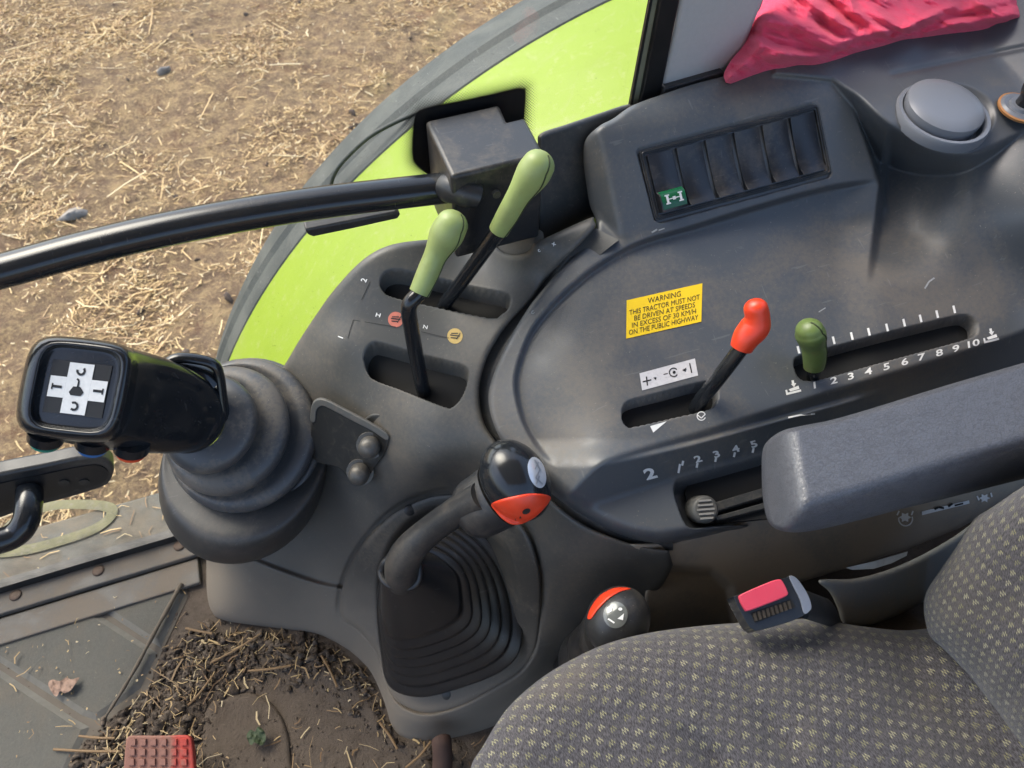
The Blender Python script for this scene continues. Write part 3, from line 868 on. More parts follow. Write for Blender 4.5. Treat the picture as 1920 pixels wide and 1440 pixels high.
dish = curve([(1640, 338), (1540, 355), (1420, 388), (1300, 425), (1200, 455), (1130, 492), (1080, 530), (1030, 578), (995, 625), (970, 690), (968, 740), (985, 800), (1020, 855), (1062, 892)])
dish_poly = np.vstack([dish, [(1300, 830), (1700, 720), (1930, 650), (1930, 300), (1660, 300)]])
slot1 = curve([(1168, 784), (1169, 766), (1182, 752), (1240, 737), (1310, 719), (1334, 718), (1345, 732), (1343, 750), (1328, 766), (1260, 782), (1190, 798), (1175, 797)], True, 4)
slot2 = curve([(1492, 692), (1491, 680), (1500, 669), (1562, 652), (1650, 628), (1740, 606), (1800, 592), (1820, 594), (1831, 606), (1830, 624), (1812, 634), (1740, 654), (1640, 681), (1540, 709), (1512, 712), (1499, 706)], True, 4)
slot3 = curve([(1266, 925), (1268, 906), (1280, 897), (1350, 878), (1430, 856), (1500, 838), (1520, 960), (1440, 979), (1350, 984), (1300, 988), (1285, 978), (1275, 955)], True, 4)
sw_o = np.array([(1194, 285), (1199, 277), (1360, 235), (1525, 193), (1534, 198), (1560, 322), (1556, 331), (1390, 376), (1237, 417), (1228, 413)], float)
M_edge = np.vstack([curve([(1116, 434), (1085, 470), (1060, 494), (1020, 540), (990, 578), (957, 632), (930, 690), (916, 740), (924, 790), (948, 838), (990, 885), (1042, 932), (1110, 978), (1165, 1004), (1215, 1017), (1262, 1018), (1350, 1000), (1440, 974), (1540, 946)]),
                    [(1700, 900), (1940, 830), (1960, 600), (1960, 300), (1960, -40), (1480, -40), (1400, 90), (1366, 152)], curve([(1362, 142), (1300, 158), (1239, 178), (1185, 198), (1150, 222), (1124, 236), (1098, 262), (1094, 300), (1100, 350), (1106, 385), (1116, 410), (1118, 425)])])
def M_disp(px, py):
    a = .034 * sstep(sdf(px, py, slot1), 2, -4) + .034 * sstep(sdf(px, py, slot2), 2, -4) + .028 * sstep(sdf(px, py, slot3), 3, -8)
    a = a + .0045 * sstep(sdf(px, py, sw_o), 1.5, -3)
    vr = np.hypot((px - 1774) * .86 + (py - 213) * .3, ((py - 213) - (px - 1774) * .16) * 1.38)
    a = a + .005 * sstep(vr, 84, 76)
    return a
M_rim = curve([(924, 790), (948, 838), (990, 885), (1042, 932), (1110, 978), (1165, 1004), (1215, 1017), (1262, 1018), (1350, 1000), (1440, 974), (1540, 946), (1700, 900)])
def M_void(px, py):
    return ((sdf(px, py, slot1) < -5) | (sdf(px, py, slot2) < -5)).astype(float)
def M_off(px, py):
    # crisp edge of the dish and ribs
    s = sdf(px, py, dish_poly)
    e = .0105 * sstep(s, 5, -7) * sstep(px, 1660, 1560) * sstep(py, 880, 820)
    r = nearest(px, py, [(1675, 140), (1750, 124), (1833, 107), (1960, 80)], False)[0]
    xl = 1652 - (py - 336) * .13
    h = px - xl
    hollow = .026 * sstep(h, -4, 14) * (1 - sstep(h, 45, 185)) * sstep(py, 540, 430) * sstep(py, 225, 300)
    b = nearest(px, py, M_rim, False)[0]
    a = np.clip((33 - b) / 33, 0, 1)
    side = .034 * (1 - np.sqrt(np.maximum(1 - a * a, 0))) * sstep(py, 800, 900)
    return e + .0025 * np.exp(-(r / 5) ** 2) + hollow + side
sheet("main_panel", qM, M_edge, m_panel, console, 2.6, (11, .006), .045, M_disp, (0, .12, -1), depth_off=M_off)
for s_ in (slot1, slot2): sheet("slot_shade_sheet", qM, s_, m_void, console, 3, None, 0, lambda x, y: .017 + 0 * x, (0, .12, -1), depth_off=M_off)  # same painted darkness, hung inside the deck slots
def qMs(px, py): return 1 / (1 / qM(px, py) + M_off(np.asarray(px, float), np.asarray(py, float)))

# block behind the pod and boxes added under the mouldings to stop light leaks
qB = plane3((1020, 265, "Y.607"), (1048, 432, "Y.585"), (1175, 200, "Y.635"))
sheet("rear_block", qB, curve([(1008, 272), (1014, 250), (1060, 234), (1110, 217), (1175, 196), (1192, 202), (1200, 260), (1180, 420), (1112, 408), (1052, 440), (1030, 474), (1006, 466), (1008, 420), (1008, 340)], True, 5), m_side, console, 3, (10, .008), .05)
core = [box_mesh((.55, .50, .17), (1, 0, 0), (0, 1, 0), (0, 0, 1), (.42, .13, .17)), box_mesh((.20, .58, .11), (1, 0, 0), (0, 1, 0), (0, 0, 1), (.17, .04, .11))]
obj("light_block", *merge(core), m_void, console, smooth=False)
gp = [(1118, 436), (1085, 462), (1030, 520), (960, 605), (915, 677), (904, 727), (908, 780), (928, 820), (970, 870), (1040, 936), (1110, 984), (1200, 1020), (1262, 1026)]
gq = lambda x, y: 1 / (1 / qF0(x, y) + .016)
gout = [(a - 12, b - 14) for a, b in gp]; gin = [(a + 42, b + 14) for a, b in gp][::-1]
sheet("groove_liner", gq, np.array(gout[:9] + [(1030, 945), (1100, 995), (1200, 1030), (1262, 1032)] + [(1262, 1010), (1210, 1005), (1130, 970), (1060, 920)] + gin[4:]), m_side, console, 5, None, .02)

# printed marks ----------------------------------------------------------
EX = np.array([1.0, -.268])
def em(sz, slant=.12, ex=EX): return (ex[0] * sz * 1.6, ex[1] * sz * 1.6), (-slant * sz * .9, -sz)
marks = []
for s_, x, y in [("1", 1528, 728), ("2", 1564, 719), ("3", 1596, 711), ("4", 1629, 702), ("5", 1663, 693), ("6", 1697, 684), ("7", 1728, 675), ("8", 1762, 667), ("9", 1793, 659), ("10", 1824, 650)]:
    marks.append(text2(s_, x, y, *em(17)))
for x, y in [(1563, 638), (1597, 630), (1629, 622), (1663, 614), (1695, 605), (1726, 597), (1757, 589), (1789, 580), (1497, 656)]:
    marks.append(line2([(x - 1.5, y - 7), (x + 1.8, y + 7)], 4.2))
for x, y in [(1488, 730), (1859, 633)]:
    marks += [line2([(x - 14, y + 9), (x + 14, y + 2)], 4), line2([(x - 12, y + 9), (x - 14, y + 1)], 3.5), poly2((x - 9, y + 0), (x + 9, y - 7), (x + 11, y - 1), (x - 6, y + 4)), line2([(x - 2, y - 17), (x, y - 8)], 4.5), poly2((x - 5, y - 10), (x + 5, y - 12), (x + 1, y - 4))]
lift("depth_scale", *merge(marks), qMs, m_white, console)
marks = [text2("2", 1223, 897, *em(26, .5), .035), line2([(1275, 870), (1272, 887)], 4)]
for s_, x, y in [("2", 1311, 866), ("3", 1346, 857), ("4", 1382, 847), ("5", 1416, 838)]: marks.append(text2(s_, x, y, *em(16, .5), .035))
for x, y in [(1307, 872), (1342, 861), (1377, 852), (1412, 844), (1280, 868)]: marks.append(line2([(x + 1, y - 4), (x - 1, y + 5)], 4))
lift("speed_scale", *merge(marks), qMs, m_white, console, .0012)
marks = [poly2((1219, 799), (1250, 790), (1225, 811)), arc2(1315, 780, 8, 20, 340, 1.8), line2([(1308, 778), (1315, 784), (1322, 777)], 2), line2([(1478, 783), (1500, 778), (1528, 776)], 3)]
lift("lever_symbols", *merge(marks), qMs, m_white, console)
marks = [arc2(1698, 973, 13, -20, 190, 2.6), poly2(*[(1697 + (7 if k % 2 else 12) * math.cos(k * math.pi / 6), 970 + (6 if k % 2 else 10) * math.sin(k * math.pi / 6)) for k in range(12)]), poly2((1728, 959), (1817, 938), (1818, 944), (1729, 966)),
         line2([(1686, 958), (1682, 966)], 3), line2([(1712, 958), (1709, 966)], 3), poly2(*[(1846 + (6 if k % 2 else 11) * math.cos(k * math.pi / 6), 934 + (5 if k % 2 else 9) * math.sin(k * math.pi / 6)) for k in range(12)]), line2([(1832, 930), (1836, 938)], 3), line2([(1858, 924), (1860, 932)], 3)]
lift("shaft_symbols", *merge(marks), lambda x, y: 1 / (1 / qK(x, y) + K_off(x, y)), m_white, console, .002)
lift("bar_glyphs", *merge([line2([(1752, 955), (1760, 951), (1770, 953)], 4), line2([(1778, 950), (1786, 944)], 4), line2([(1790, 948), (1806, 944)], 3)]), lambda x, y: 1 / (1 / qK(x, y) + K_off(x, y)), m_ink, console, .0026)
qFo = lambda x, y: 1 / (1 / qF0(x, y) + F_off(np.asarray(x, float), np.asarray(y, float)))
up1 = ((3, 0), (0, -3))
marks = [text2("2", 686, 526, (0, -17), (-15, -3)) if False else text2("2", 687, 527, (6, -13), (-14, -5)), text2("1", 643, 634, (6, -12), (-13, -5)), text2("N", 797, 616, (12, 3), (2, -9)),
         text2("H", 708, 594, (14, 3), (3, -10)), text2("c", 1012, 472, (8, -6), (-6, -9)), text2("x", 1040, 460, (10, -7), (-7, -10))]
lift("lever_numbers", *merge(marks), qFo, m_white, console)
lift("guide_lines", *merge([line2([(694, 528), (678, 562)], 1.3), line2([(662, 600), (652, 634)], 1.3), line2([(662, 600), (742, 613)], 1.2), line2([(790, 622), (842, 634)], 1.2)]), qFo, m_ink, console)
for x, y, c, nm in [(742, 599, (.55, .16, .11), "red_symbol"), (853, 630, (.58, .40, .12), "amber_symbol")]:
    lift(nm, *disc2(x, y, 14.5, 14.5), qFo, simple(nm + "_print", c, .6, dirt=.3, scale=150), console, .0005)
    lift("symbol_ink", *merge([line2([(x - 9, y - 2), (x + 9, y + 0)], 2.2), line2([(x - 8, y + 3), (x + 4, y + 4)], 2), line2([(x + 3, y + 6), (x + 10, y - 6)], 1.6), line2([(x - 7, y - 5), (x + 6, y - 5)], 2)]), qFo, m_ink, console, .0009)
lift("worn_print", *merge([text2("c", 1000, 588, (13, -9), (-6, -10)), line2([(1222, 436), (1232, 430)], 3), line2([(1235, 432), (1246, 428)], 2)]), qMs, m_faint, console, .0009)
for x, y in [(968, 452)]:
    p = pt(x, y, Y=.618); n_ = np.array([-.1, -.55, .83])
    tube("recess_bolt", [p - n_ * .004, p + n_ * .004, p + n_ * .004, p + n_ * .001], [.008, .008, .004, .0038], m_steel, console, 12)
sheet("bolt_recess", lambda x, y: 1 / (1 / qF0(x, y) + .010), curve([(900, 440), (1010, 430), (1012, 470), (985, 490), (940, 488), (905, 470)], True, 5), m_front, console, 4, None, .01)

# stickers ----------------------------------------------------------
def grid2(c00, c10, c11, c01, n=10, m=8):
    V = []; 
    for j in range(m + 1):
        for i in range(n + 1):
            u, v = i / n, j / m
            V.append(tuple(np.array(c00) * (1 - u) * (1 - v) + np.array(c10) * u * (1 - v) + np.array(c11) * u * v + np.array(c01) * (1 - u) * v))
    return V, [[j * (n + 1) + i, j * (n + 1) + i + 1, (j + 1) * (n + 1) + i + 1, (j + 1) * (n + 1) + i] for j in range(m) for i in range(n)]
wst = lift("warning_sticker", *grid2((1175, 563), (1317, 531), (1315, 603), (1174, 635)), qMs, m_yellow, None, .0007)
tag(wst, "yellow speed warning sticker with black lettering on the console deck", "sticker")
ey = np.array([142, -32]) / 142.0
txt = [text2("WARNING", 1246, 561, tuple(ey * 14.5), (0, -14.5))]
def fit(s_, x, y, w, h):
    v, f = fontpoly(s_); a = np.array(v); wd = a[:, 0].max() - a[:, 0].min()
    return [(x + ey[0] * p * w / wd, y + ey[1] * p * w / wd - q_ * h) for p, q_ in v], f
txt = [fit("WARNING", 1246, 562, 62, 14.5), fit("THIS TRACTOR MUST NOT", 1246, 576, 132, 13.5), fit("BE DRIVEN AT SPEEDS", 1246, 588.5, 114, 13.5), fit("IN EXCESS OF 30 KM/H", 1245, 601, 120, 13.5), fit("ON THE PUBLIC HIGHWAY", 1244, 613.5, 130, 13.5)]
lift("lettering", *merge(txt), qMs, m_ink, wst, .0011)
ws = lift("symbol_sticker", *grid2((1199, 700), (1303, 672), (1309, 704), (1204, 732)), qMs, m_wsticker, None, .0007)
tag(ws, "small worn white sticker with plus and minus marks above the orange lever slot", "sticker")
lift("symbol_print", *merge([line2([(1205, 716), (1221, 712)], 2.4), line2([(1212, 706), (1214, 723)], 2.4), poly2((1225, 708), (1231, 707), (1230, 713)), arc2(1263, 698, 8, 30, 320, 2), disc2(1264, 698, 3), poly2((1279, 694), (1287, 689), (1286, 697)), line2([(1293, 681), (1297, 699)], 2.4), line2([(1244, 702), (1252, 700)], 1.5)]), qMs, m_ink, ws, .0011)

# slider in the lower ledge
sl = thing("throttle_slider", "ribbed grey slider knob at the end of its rail in the lower ledge slot", "slider", pt(1320, 955, z=.40))
qq = lambda off: (lambda x, y: 1 / (1 / qL(x, y) + off))
slab("slot_bed", [(1284, 925), (1290, 908), (1440, 866), (1500, 850), (1510, 955), (1440, 972), (1312, 984), (1300, 975)], qq(.020), .004, (0, .1, -1), m_void, sl)
slab("rail", [(1330, 945), (1438, 912), (1520, 890), (1520, 905), (1440, 929), (1335, 961)], qq(.010), .006, (0, .1, -1), m_steel, sl, .001)
slab("rail", [(1340, 968), (1440, 940), (1520, 918), (1520, 928), (1440, 952), (1345, 976)], qq(.014), .006, (0, .1, -1), m_steel, sl, .001)
kn = thing  # knob built as a ribbed stub
c = pt(1319, 955, 1 / float(qL(np.array(1319.), np.array(955.)))); ax = np.array([-.15, -.45, .88]); ax /= np.linalg.norm(ax)
tube("slider_knob", [c - ax * .02, c + ax * .004, c + ax * .0075, c + ax * .008], [.0135, .0135, .0115, .010], simple("slider_grey", (.07, .07, .065), .55, var=.2, dirt=.3), sl, 24)
u_ = np.array([.93, -.25, .0]); u_ /= np.linalg.norm(u_)
w_ = np.cross(ax, u_)
obj("ribs", *merge([box_mesh(c + ax * .0085 + w_ * (k * .0042), u_, w_, ax, (.0085 - abs(k) * .0012, .0009, .001)) for k in (-2, -1, 0, 1, 2)]), simple("slider_rib", (.22, .21, .19), .6), sl, False)

# switch panel ----------------------------------------------------------
def onPF(x, y, off=0.0): return pt(x, y, 1 / float(qPF(np.array(float(x)), np.array(float(y)))) - off)
K00, K10, K01, K11 = [onPF(*c) for c in [(1209, 290), (1529, 205), (1236, 404), (1551, 319)]]
PN = np.cross(K10 - K00, K01 - K00); PN /= np.linalg.norm(PN)
if PN @ (EYE - K00) < 0: PN = -PN
def SP(u, v, h): return K00 * (1 - u) * (1 - v) + K10 * u * (1 - v) + K01 * (1 - u) * v + K11 * u * v + PN * h
swp = thing("switch_panel", "black six-way rocker switch panel with one green lit symbol switch", "switch panel", SP(.5, .5, -.006))
m_sw = plastic("switch_black", (.013, .015, .020), .30, .25, 20, scratch=.3, grain=.05)
m_bez = plastic("bezel_black", (.016, .016, .017), .4, .35, 20)
def fr_box(u0, u1, v0, v1, h0, h1):
    V = [SP(u, v, h) for h in (h0, h1) for u, v in ((u0, v0), (u1, v0), (u1, v1), (u0, v1))]
    return V, [[4, 5, 6, 7], [0, 1, 5, 4], [1, 2, 6, 5], [2, 3, 7, 6], [3, 0, 4, 7], [3, 2, 1, 0]]
def ring_mesh(outer, inner, h0, h1):
    V = [SP(u, v, h) for h in (h0, h1) for u, v in outer] + [SP(u, v, h) for h in (h0, h1) for u, v in inner]
    n = len(outer); F = []
    for i in range(n):
        j = (i + 1) % n
        F += [[n + i, n + j, 3 * n + j, 3 * n + i], [i, j, n + j, n + i], [2 * n + i, 3 * n + i, 3 * n + j, 2 * n + j]]
    return V, F
def rrect(u0, u1, v0, v1, ru, rv, k=4):
    out = []
    for cu, cv, a0 in ((u1 - ru, v0 + rv, -90), (u1 - ru, v1 - rv, 0), (u0 + ru, v1 - rv, 90), (u0 + ru, v0 + rv, 180)):
        for i in range(k + 1):
            a = rad(a0 + 90 * i / k); out.append((cu + ru * math.cos(a), cv + rv * math.sin(a)))
    return out
o = obj("bezel", *ring_mesh(rrect(-.028, 1.028, -.075, 1.075, .02, .06), rrect(0, 1, -.0, 1.0, .01, .03), -.006, -.0005), m_bez, swp, False); bevel(o, .0008, 2)
o = obj("bezel_rim", *ring_mesh(rrect(-.018, 1.018, -.05, 1.05, .015, .04), rrect(-.010, 1.010, -.03, 1.03, .012, .035), -.004, .0010), m_bez, swp, False); bevel(o, .0004, 1)
obj("back_plate", *fr_box(0, 1, 0, 1, -.010, -.007), m_void, swp, False)
for i in range(6):
    u0, u1 = i / 6 + .010, (i + 1) / 6 - .014
    V, nn = [], 14
    for j in range(nn + 1):
        v = .03 + .94 * j / nn
        if i == 0: h = .0015 if v < .62 else .0015 + .0075 * sstep(v, .62, .70) - .002 * sstep(v, .86, .97)
        else: h = .0022 - .0035 * math.sin(math.pi * v) * .8 + (.0035 * sstep(v, .84, .97))
        h = float(h)
        V += [SP(u0, v, -.008), SP(u0, v, h - .0006), SP(u0 + .006, v, h), SP(u1 - .006, v, h), SP(u1, v, h - .0006), SP(u1, v, -.008)]
    F = [[j * 6 + k, j * 6 + k + 1, (j + 1) * 6 + k + 1, (j + 1) * 6 + k] for j in range(nn) for k in range(5)] + [[0, 1, 2, 3, 4, 5], [nn * 6 + k for k in range(5, -1, -1)]]
    o = obj("switch", V, F, m_sw, swp, True); autosmooth(o, 40)
    if i == 0:
        o["label"] = "rocker switch with green end cap and white axle symbol"
        V = [SP(u, v, h) for v, h in ((.635, .0035), (.70, .0096), (.855, .0098), (.93, .0085)) for u in (u0 + .004, u1 - .004)]
        obj("green_cap", V, [[k * 2, k * 2 + 1, k * 2 + 3, k * 2 + 2] for k in range(3)], simple("green_lens", (.004, .085, .032), .25), o)
        def S2(a, b, w):  # strokes in cap space
            a = np.array(a); b = np.array(b); d = b - a; d = d / np.linalg.norm(d); n_ = np.array([-d[1], d[0]]) * w / 2
            return [SP(u0 + (u1 - u0) * p[0], .66 + .22 * p[1], .0106) for p in (a - n_, b - n_, b + n_, a + n_)], [[0, 1, 2, 3]]
        st = [S2((.24, .25), (.24, .85), .09), S2((.76, .25), (.76, .85), .09), S2((.24, .55), (.76, .55), .07), S2((.15, .25), (.33, .25), .10), S2((.67, .25), (.85, .25), .10), S2((.15, .85), (.33, .85), .10), S2((.67, .85), (.85, .85), .10), S2((.44, .55), (.56, .55), .24)]
        obj("axle_symbol", *merge(st), m_white, o, False)

# round vent and control on the platform ----------------------------------
vc = pt(1774, 213, 1 / float(qMs(np.array(1774.), np.array(213.))))
e1 = pt(1800, 213, 1 / float(qVP(np.array(1800.), np.array(213.)))) - pt(1774, 213, 1 / float(qVP(np.array(1774.), np.array(213.))))
e2 = pt(1774, 190, 1 / float(qVP(np.array(1774.), np.array(190.)))) - pt(1774, 213, 1 / float(qVP(np.array(1774.), np.array(213.))))
VN = np.cross(e1, e2); VN /= np.linalg.norm(VN)
if VN @ (EYE - vc) < 0: VN = -VN
v1 = e1 / np.linalg.norm(e1); v1 = v1 - VN * (v1 @ VN); v1 /= np.linalg.norm(v1); v2 = np.cross(VN, v1)
vc = pt(1768, 215, 1 / float(qVP(np.array(1768.), np.array(215.))))
m_vent = plastic("vent_plastic", (.16, .175, .20), .30, .15, 12, scratch=.2)
vent = thing("air_vent", "round grey swivel air vent set in the rear console shelf", "air vent", vc)
R0 = 87 * float(1 / qVP(np.array(1768.), np.array(215.))) / FPX
def lathe(name, prof, mat, parent, c, a1, a2, n_, seg=40, tilt=None):
    V = []
    for r, h in prof:
        for k in range(seg):
            a = 2 * math.pi * k / seg; p = c + (a1 * math.cos(a) + a2 * math.sin(a)) * r + n_ * (h + (tilt(a, r) if tilt else 0))
            V.append(p)
    F = [[j * seg + k, j * seg + (k + 1) % seg, (j + 1) * seg + (k + 1) % seg, (j + 1) * seg + k] for j in range(len(prof) - 1) for k in range(seg)]
    o = obj(name, V, F, mat, parent); return autosmooth(o, 40)
lathe("vent_ring", [(R0 * 1.0, -.008), (R0 * 1.0, .001), (R0 * .97, .0035), (R0 * .90, .0035), (R0 * .86, .001), (R0 * .85, -.012), (.001, -.012)], m_vent, vent, vc, v1, v2, VN)
lathe("vent_flap", [(R0 * .80, -.010), (R0 * .83, .002), (R0 * .82, .006), (R0 * .74, .0085), (R0 * .55, .0102), (R0 * .3, .0111), (.0005, .0113)], m_vent, vent, vc + v2 * .004, v1, v2, VN, tilt=lambda a, r: (.03 * r * math.sin(a - .5) + .003))
p = pt(1912, 203, 1 / float(qVP(np.array(1912.), np.array(203.))))
ctlk = thing("push_control", "small black push knob with orange ringed collar beside the air vent", "knob", p)
lathe("collar", [(.021, -.002), (.021, .002), (.018, .004), (.013, .003), (.012, .006), (.001, .006)], m_vent, ctlk, p, v1, v2, VN)
lathe("collar_ring", [(.0225, -.001), (.0228, .0015), (.0208, .0022)], simple("rust_ring", (.35, .16, .05), .6), ctlk, p, v1, v2, VN)
lathe("knob", [(.008, .004), (.008, .012), (.011, .018), (.012, .023), (.009, .028), (.001, .030)], m_black, ctlk, p + VN * .002, v1, v2, VN)
# ------------------------------------------------------------------ levers
def knob_mesh(name, path, rads, mat, parent, seam=None, seammat=None, n=28, sub=6):
    """moulded grip: path points, (ra, rb) radii in metres"""
    P = np.array(path, float); R = np.array([r if np.ndim(r) else (r, r) for r in rads], float)
    PP = curve(P, False, sub); RR = np.maximum(curve(R, False, sub), .0002)
    # round the end over
    d = PP[-1] - PP[-2]; d /= np.linalg.norm(d); r = RR[-1]
    ex, er = [], []
    for k in range(1, 7):
        a = k / 6 * math.pi / 2; ex.append(PP[-1] + d * r.mean() * math.sin(a) * .85); er.append(np.maximum(r * math.cos(a), .0002))
    PP = np.vstack([PP, ex]); RR = np.vstack([RR, er])
    o = tube(name, PP, [tuple(a) for a in RR], mat, parent, n)
    if seam is not None:
        u, v = frame(PP[1] - PP[0]); line = []
        T = np.gradient(PP, axis=0); T /= np.linalg.norm(T, axis=1)[:, None]
        for i in range(len(PP) - 1):
            u = u - T[i] * (u @ T[i]); u /= np.linalg.norm(u); v = np.cross(T[i], u)
            a = rad(seam(i / (len(PP) - 2)))
            line.append(PP[i] + (u * math.cos(a) * RR[i][0] + v * math.sin(a) * RR[i][1]) * .985)
        tube("seam", np.array(line), .0009, seammat or m_seam, o, 6)
    return o

def side_angle(P, off=0.0):
    """seam angle that faces the photo's right of the grip"""
    d = np.asarray(P[-1]) - np.asarray(P[0]); u, v = frame(d)
    view = np.asarray(P[0]) - EYE; view = view / np.linalg.norm(view)
    w = np.cross(d / np.linalg.norm(d), -view); w /= np.linalg.norm(w)   # to one side in the picture
    if w @ R_ < 0: w = -w
    w = w * math.cos(rad(off)) - view * math.sin(rad(off))
    return math.degrees(math.atan2(w @ v, w @ u))

def lever(name, label, base, bend, top_px, kpath, krad, kmat, shaft_r, shaft_mat=m_black, group="console levers", off=35, wob=14):
    t = thing(name, label, "lever", base, group)
    P = [np.array(p) for p in kpath]
    tube("shaft", smooth3([base] + bend + [P[0], P[0] + (P[1] - P[0]) * .6], 6), shaft_r, shaft_mat, t, 16)
    a = side_angle(P, off)
    knob_mesh("knob", P, krad, kmat, t, (lambda s: a + wob * math.sin(s * 5.5)) if wob is not None else None)
    return t
def mm(px, t): return px * t / FPX
lever("spool_lever", "nearer pale green lever, bent black shaft, in the slot below amber and red symbols",
      pt(806, 752, z=.375), [pt(795, 735, z=.40), pt(783, 680, z=.447), pt(772, 620, z=.50), pt(767, 575, z=.535)], None,
      [pt(786, 549, z=.545), pt(801, 515, z=.558), pt(817, 478, z=.572), pt(836, 442, z=.588), pt(848, 420, z=.598)],
      [.0098, .0108, .0112, .0158, .0150], m_knobg, .0078)
lever("spool_lever", "farther pale green lever, straight shaft, its grip in front of the door lock box",
      pt(822, 590, Y=.575), [pt(838, 565, Y=.567), pt(885, 502, Y=.545)], None,
      [pt(935, 432, Y=.518), pt(953, 401, Y=.516), pt(973, 366, Y=.514), pt(998, 328, Y=.512), pt(1010, 309, Y=.512)],
      [.0096, .0106, .0112, .0152, .0146], m_knobg, .0076)
lever("hand_lever", "orange red knob lever on a flat black shaft beside the yellow sticker",
      pt(1290, 785, z=.425), [pt(1318, 745, z=.462), pt(1350, 705, z=.495)], None,
      [pt(1390, 652, z=.528), pt(1400, 632, z=.538), pt(1416, 612, z=.547), pt(1420, 594, z=.556), pt(1417, 578, z=.564)],
      [(.0105, .0105), (.0125, .0115), (.0135, .0120), (.0112, .0112), (.0108, .0100)], m_orange, .0075, off=-20, wob=None)
lever("position_lever", "short olive green knob at the low end of the one to ten scale",
      pt(1524, 716, z=.43), [pt(1525, 703, z=.455)], None,
      [pt(1526, 688, z=.470), pt(1527, 668, z=.483), pt(1524, 645, z=.497), pt(1520, 628, z=.509), pt(1518, 620, z=.514)],
      [(.0100, .0100), (.0118, .0110), (.0124, .0118), (.0155, .0140), (.0140, .0130)], m_knobd, .0065, off=25, wob=16)

# ------------------------------------------------------------------ gear lever and gaiter
gear = thing("gear_lever", "large bent gear lever with black knob and orange button above a ribbed gaiter", "gear lever", pt(840, 1200, z=.13))
def gaiter_section(k):
    """rounded outline (photo px + height) of the k-th ring: 0 at the base, 1 at the neck"""
    base = [(716, 1120, .16), (745, 1040, .235), (800, 985, .275), (870, 985, .285), (935, 1050, .255), (968, 1130, .212), (972, 1210, .182), (936, 1256, .152), (852, 1289, .108), (786, 1302, .083), (736, 1281, .085), (722, 1220, .10)]
    neck = [(714, 1068, .30), (722, 1052, .31), (742, 1042, .317), (766, 1040, .32), (782, 1050, .318), (788, 1066, .312), (788, 1084, .305), (780, 1097, .299), (766, 1103, .296), (744, 1102, .295), (726, 1096, .296), (716, 1084, .297)]
    mid = [(714, 1120, .22), (728, 1066, .27), (772, 1035, .305), (815, 1040, .305), (858, 1075, .285), (868, 1120, .255), (866, 1155, .23), (840, 1178, .215), (800, 1194, .20), (765, 1202, .19), (735, 1200, .19), (718, 1170, .20)]
    b, n_, m = [np.array([pt(x, y, z=z) for x, y, z in s]) for s in (base, neck, mid)]
    if k < .55: w = k / .55; return b * (1 - w) + m * w
    w = (k - .55) / .45; return m * (1 - w) + n_ * w
V, secs = [], []
ks = list(np.linspace(0, .55, 56)) + list(np.linspace(.57, .97, 12)) + [1.0, 1.0, .985]
for i, k in enumerate(ks):
    s = gaiter_section(min(k, 1)); s = curve(s, True, 5)
    c = s.mean(0)
    if k <= .55 and i < 56:
        ph = (k / .55 * 6) % 1.0
        rr_ = 1.0 + .10 * (abs(math.sin(math.pi * ph)) ** .6 - .55)
    else: rr_ = 1.0
    rr_ *= 1 + .05 * max(0, 1 - i / 14)
    if i == len(ks) - 2: rr_ = .90
    if i == len(ks) - 1: rr_ = .86
    secs.append(c + (s - c) * rr_)
m_ = len(secs[0]); V = np.vstack(secs)
Fg = [[i * m_ + k, i * m_ + (k + 1) % m_, (i + 1) * m_ + (k + 1) % m_, (i + 1) * m_ + k] for i in range(len(secs) - 1) for k in range(m_)]
obj("gaiter", V, Fg, m_gaiter, gear)
nk = gaiter_section(1.0); nk = curve(nk, True, 4); nk = nk.mean(0) + (nk - nk.mean(0)) * .97
tube("neck_ring", np.vstack([nk, nk[:1]]), .0042, m_gaiter, gear, 10, caps=False)
sp_ = [pt(756, 1086, z=.285), pt(754, 1072, z=.305), pt(757, 1050, z=.325), pt(776, 1022, z=.347), pt(812, 990, z=.372), pt(862, 955, z=.405), pt(905, 930, z=.43)]
sr = [mm(27, .94), mm(28, .93), mm(28, .91), mm(26, .88), mm(24, .86), mm(24, .84), mm(25, .82)]
tube("shaft", smooth3(sp_, 6), list(curve(np.array(sr)[:, None], False, 6)[:, 0]), m_blackmat, gear, 24)
tube("knob_collar", smooth3([pt(868, 966, z=.385), pt(882, 959, z=.39), pt(900, 950, z=.398), pt(918, 940, z=.407), pt(934, 930, z=.413)], 5), list(np.interp(np.linspace(0, 1, 21), [0, .12, .4, 1], [mm(30, .83), mm(42, .83), mm(52, .82), mm(56, .81)])), m_blackmat, gear, 28)
kc = pt(966, 900, z=.45); kt = float(depth(966, 900, z=.45))
def cam_axes(rot, fx, fy, fz, t, tilt=0):
    c, s = math.cos(rad(rot)), math.sin(rad(rot))
    a1 = (R_ * c + U_ * s); a2 = (-R_ * s + U_ * c)
    f = -F_
    ct, st = math.cos(rad(tilt)), math.sin(rad(tilt))
    a2t = a2 * ct + f * st; ft = f * ct - a2 * st
    return np.stack([a1 * mm(fx, t), a2t * mm(fy, t), ft * mm(fz, t)], 1)
kA = cam_axes(32, 62, 82, 66, kt)
kn_o = ellipsoid("knob", kc, kA, m_black, gear, 40, 24)
kq = ellipsoid_q(kc, kA)
opoly = curve([(921, 946), (935, 938), (965, 930), (1000, 925), (1031, 930), (1028, 944), (1008, 966), (985, 980), (962, 984), (943, 974), (930, 960)], True, 6)
sheet("orange_button", lambda x, y: 1 / (1 / kq(x, y) - .0022), opoly, m_orange, gear, 2, (6, .002), .006)
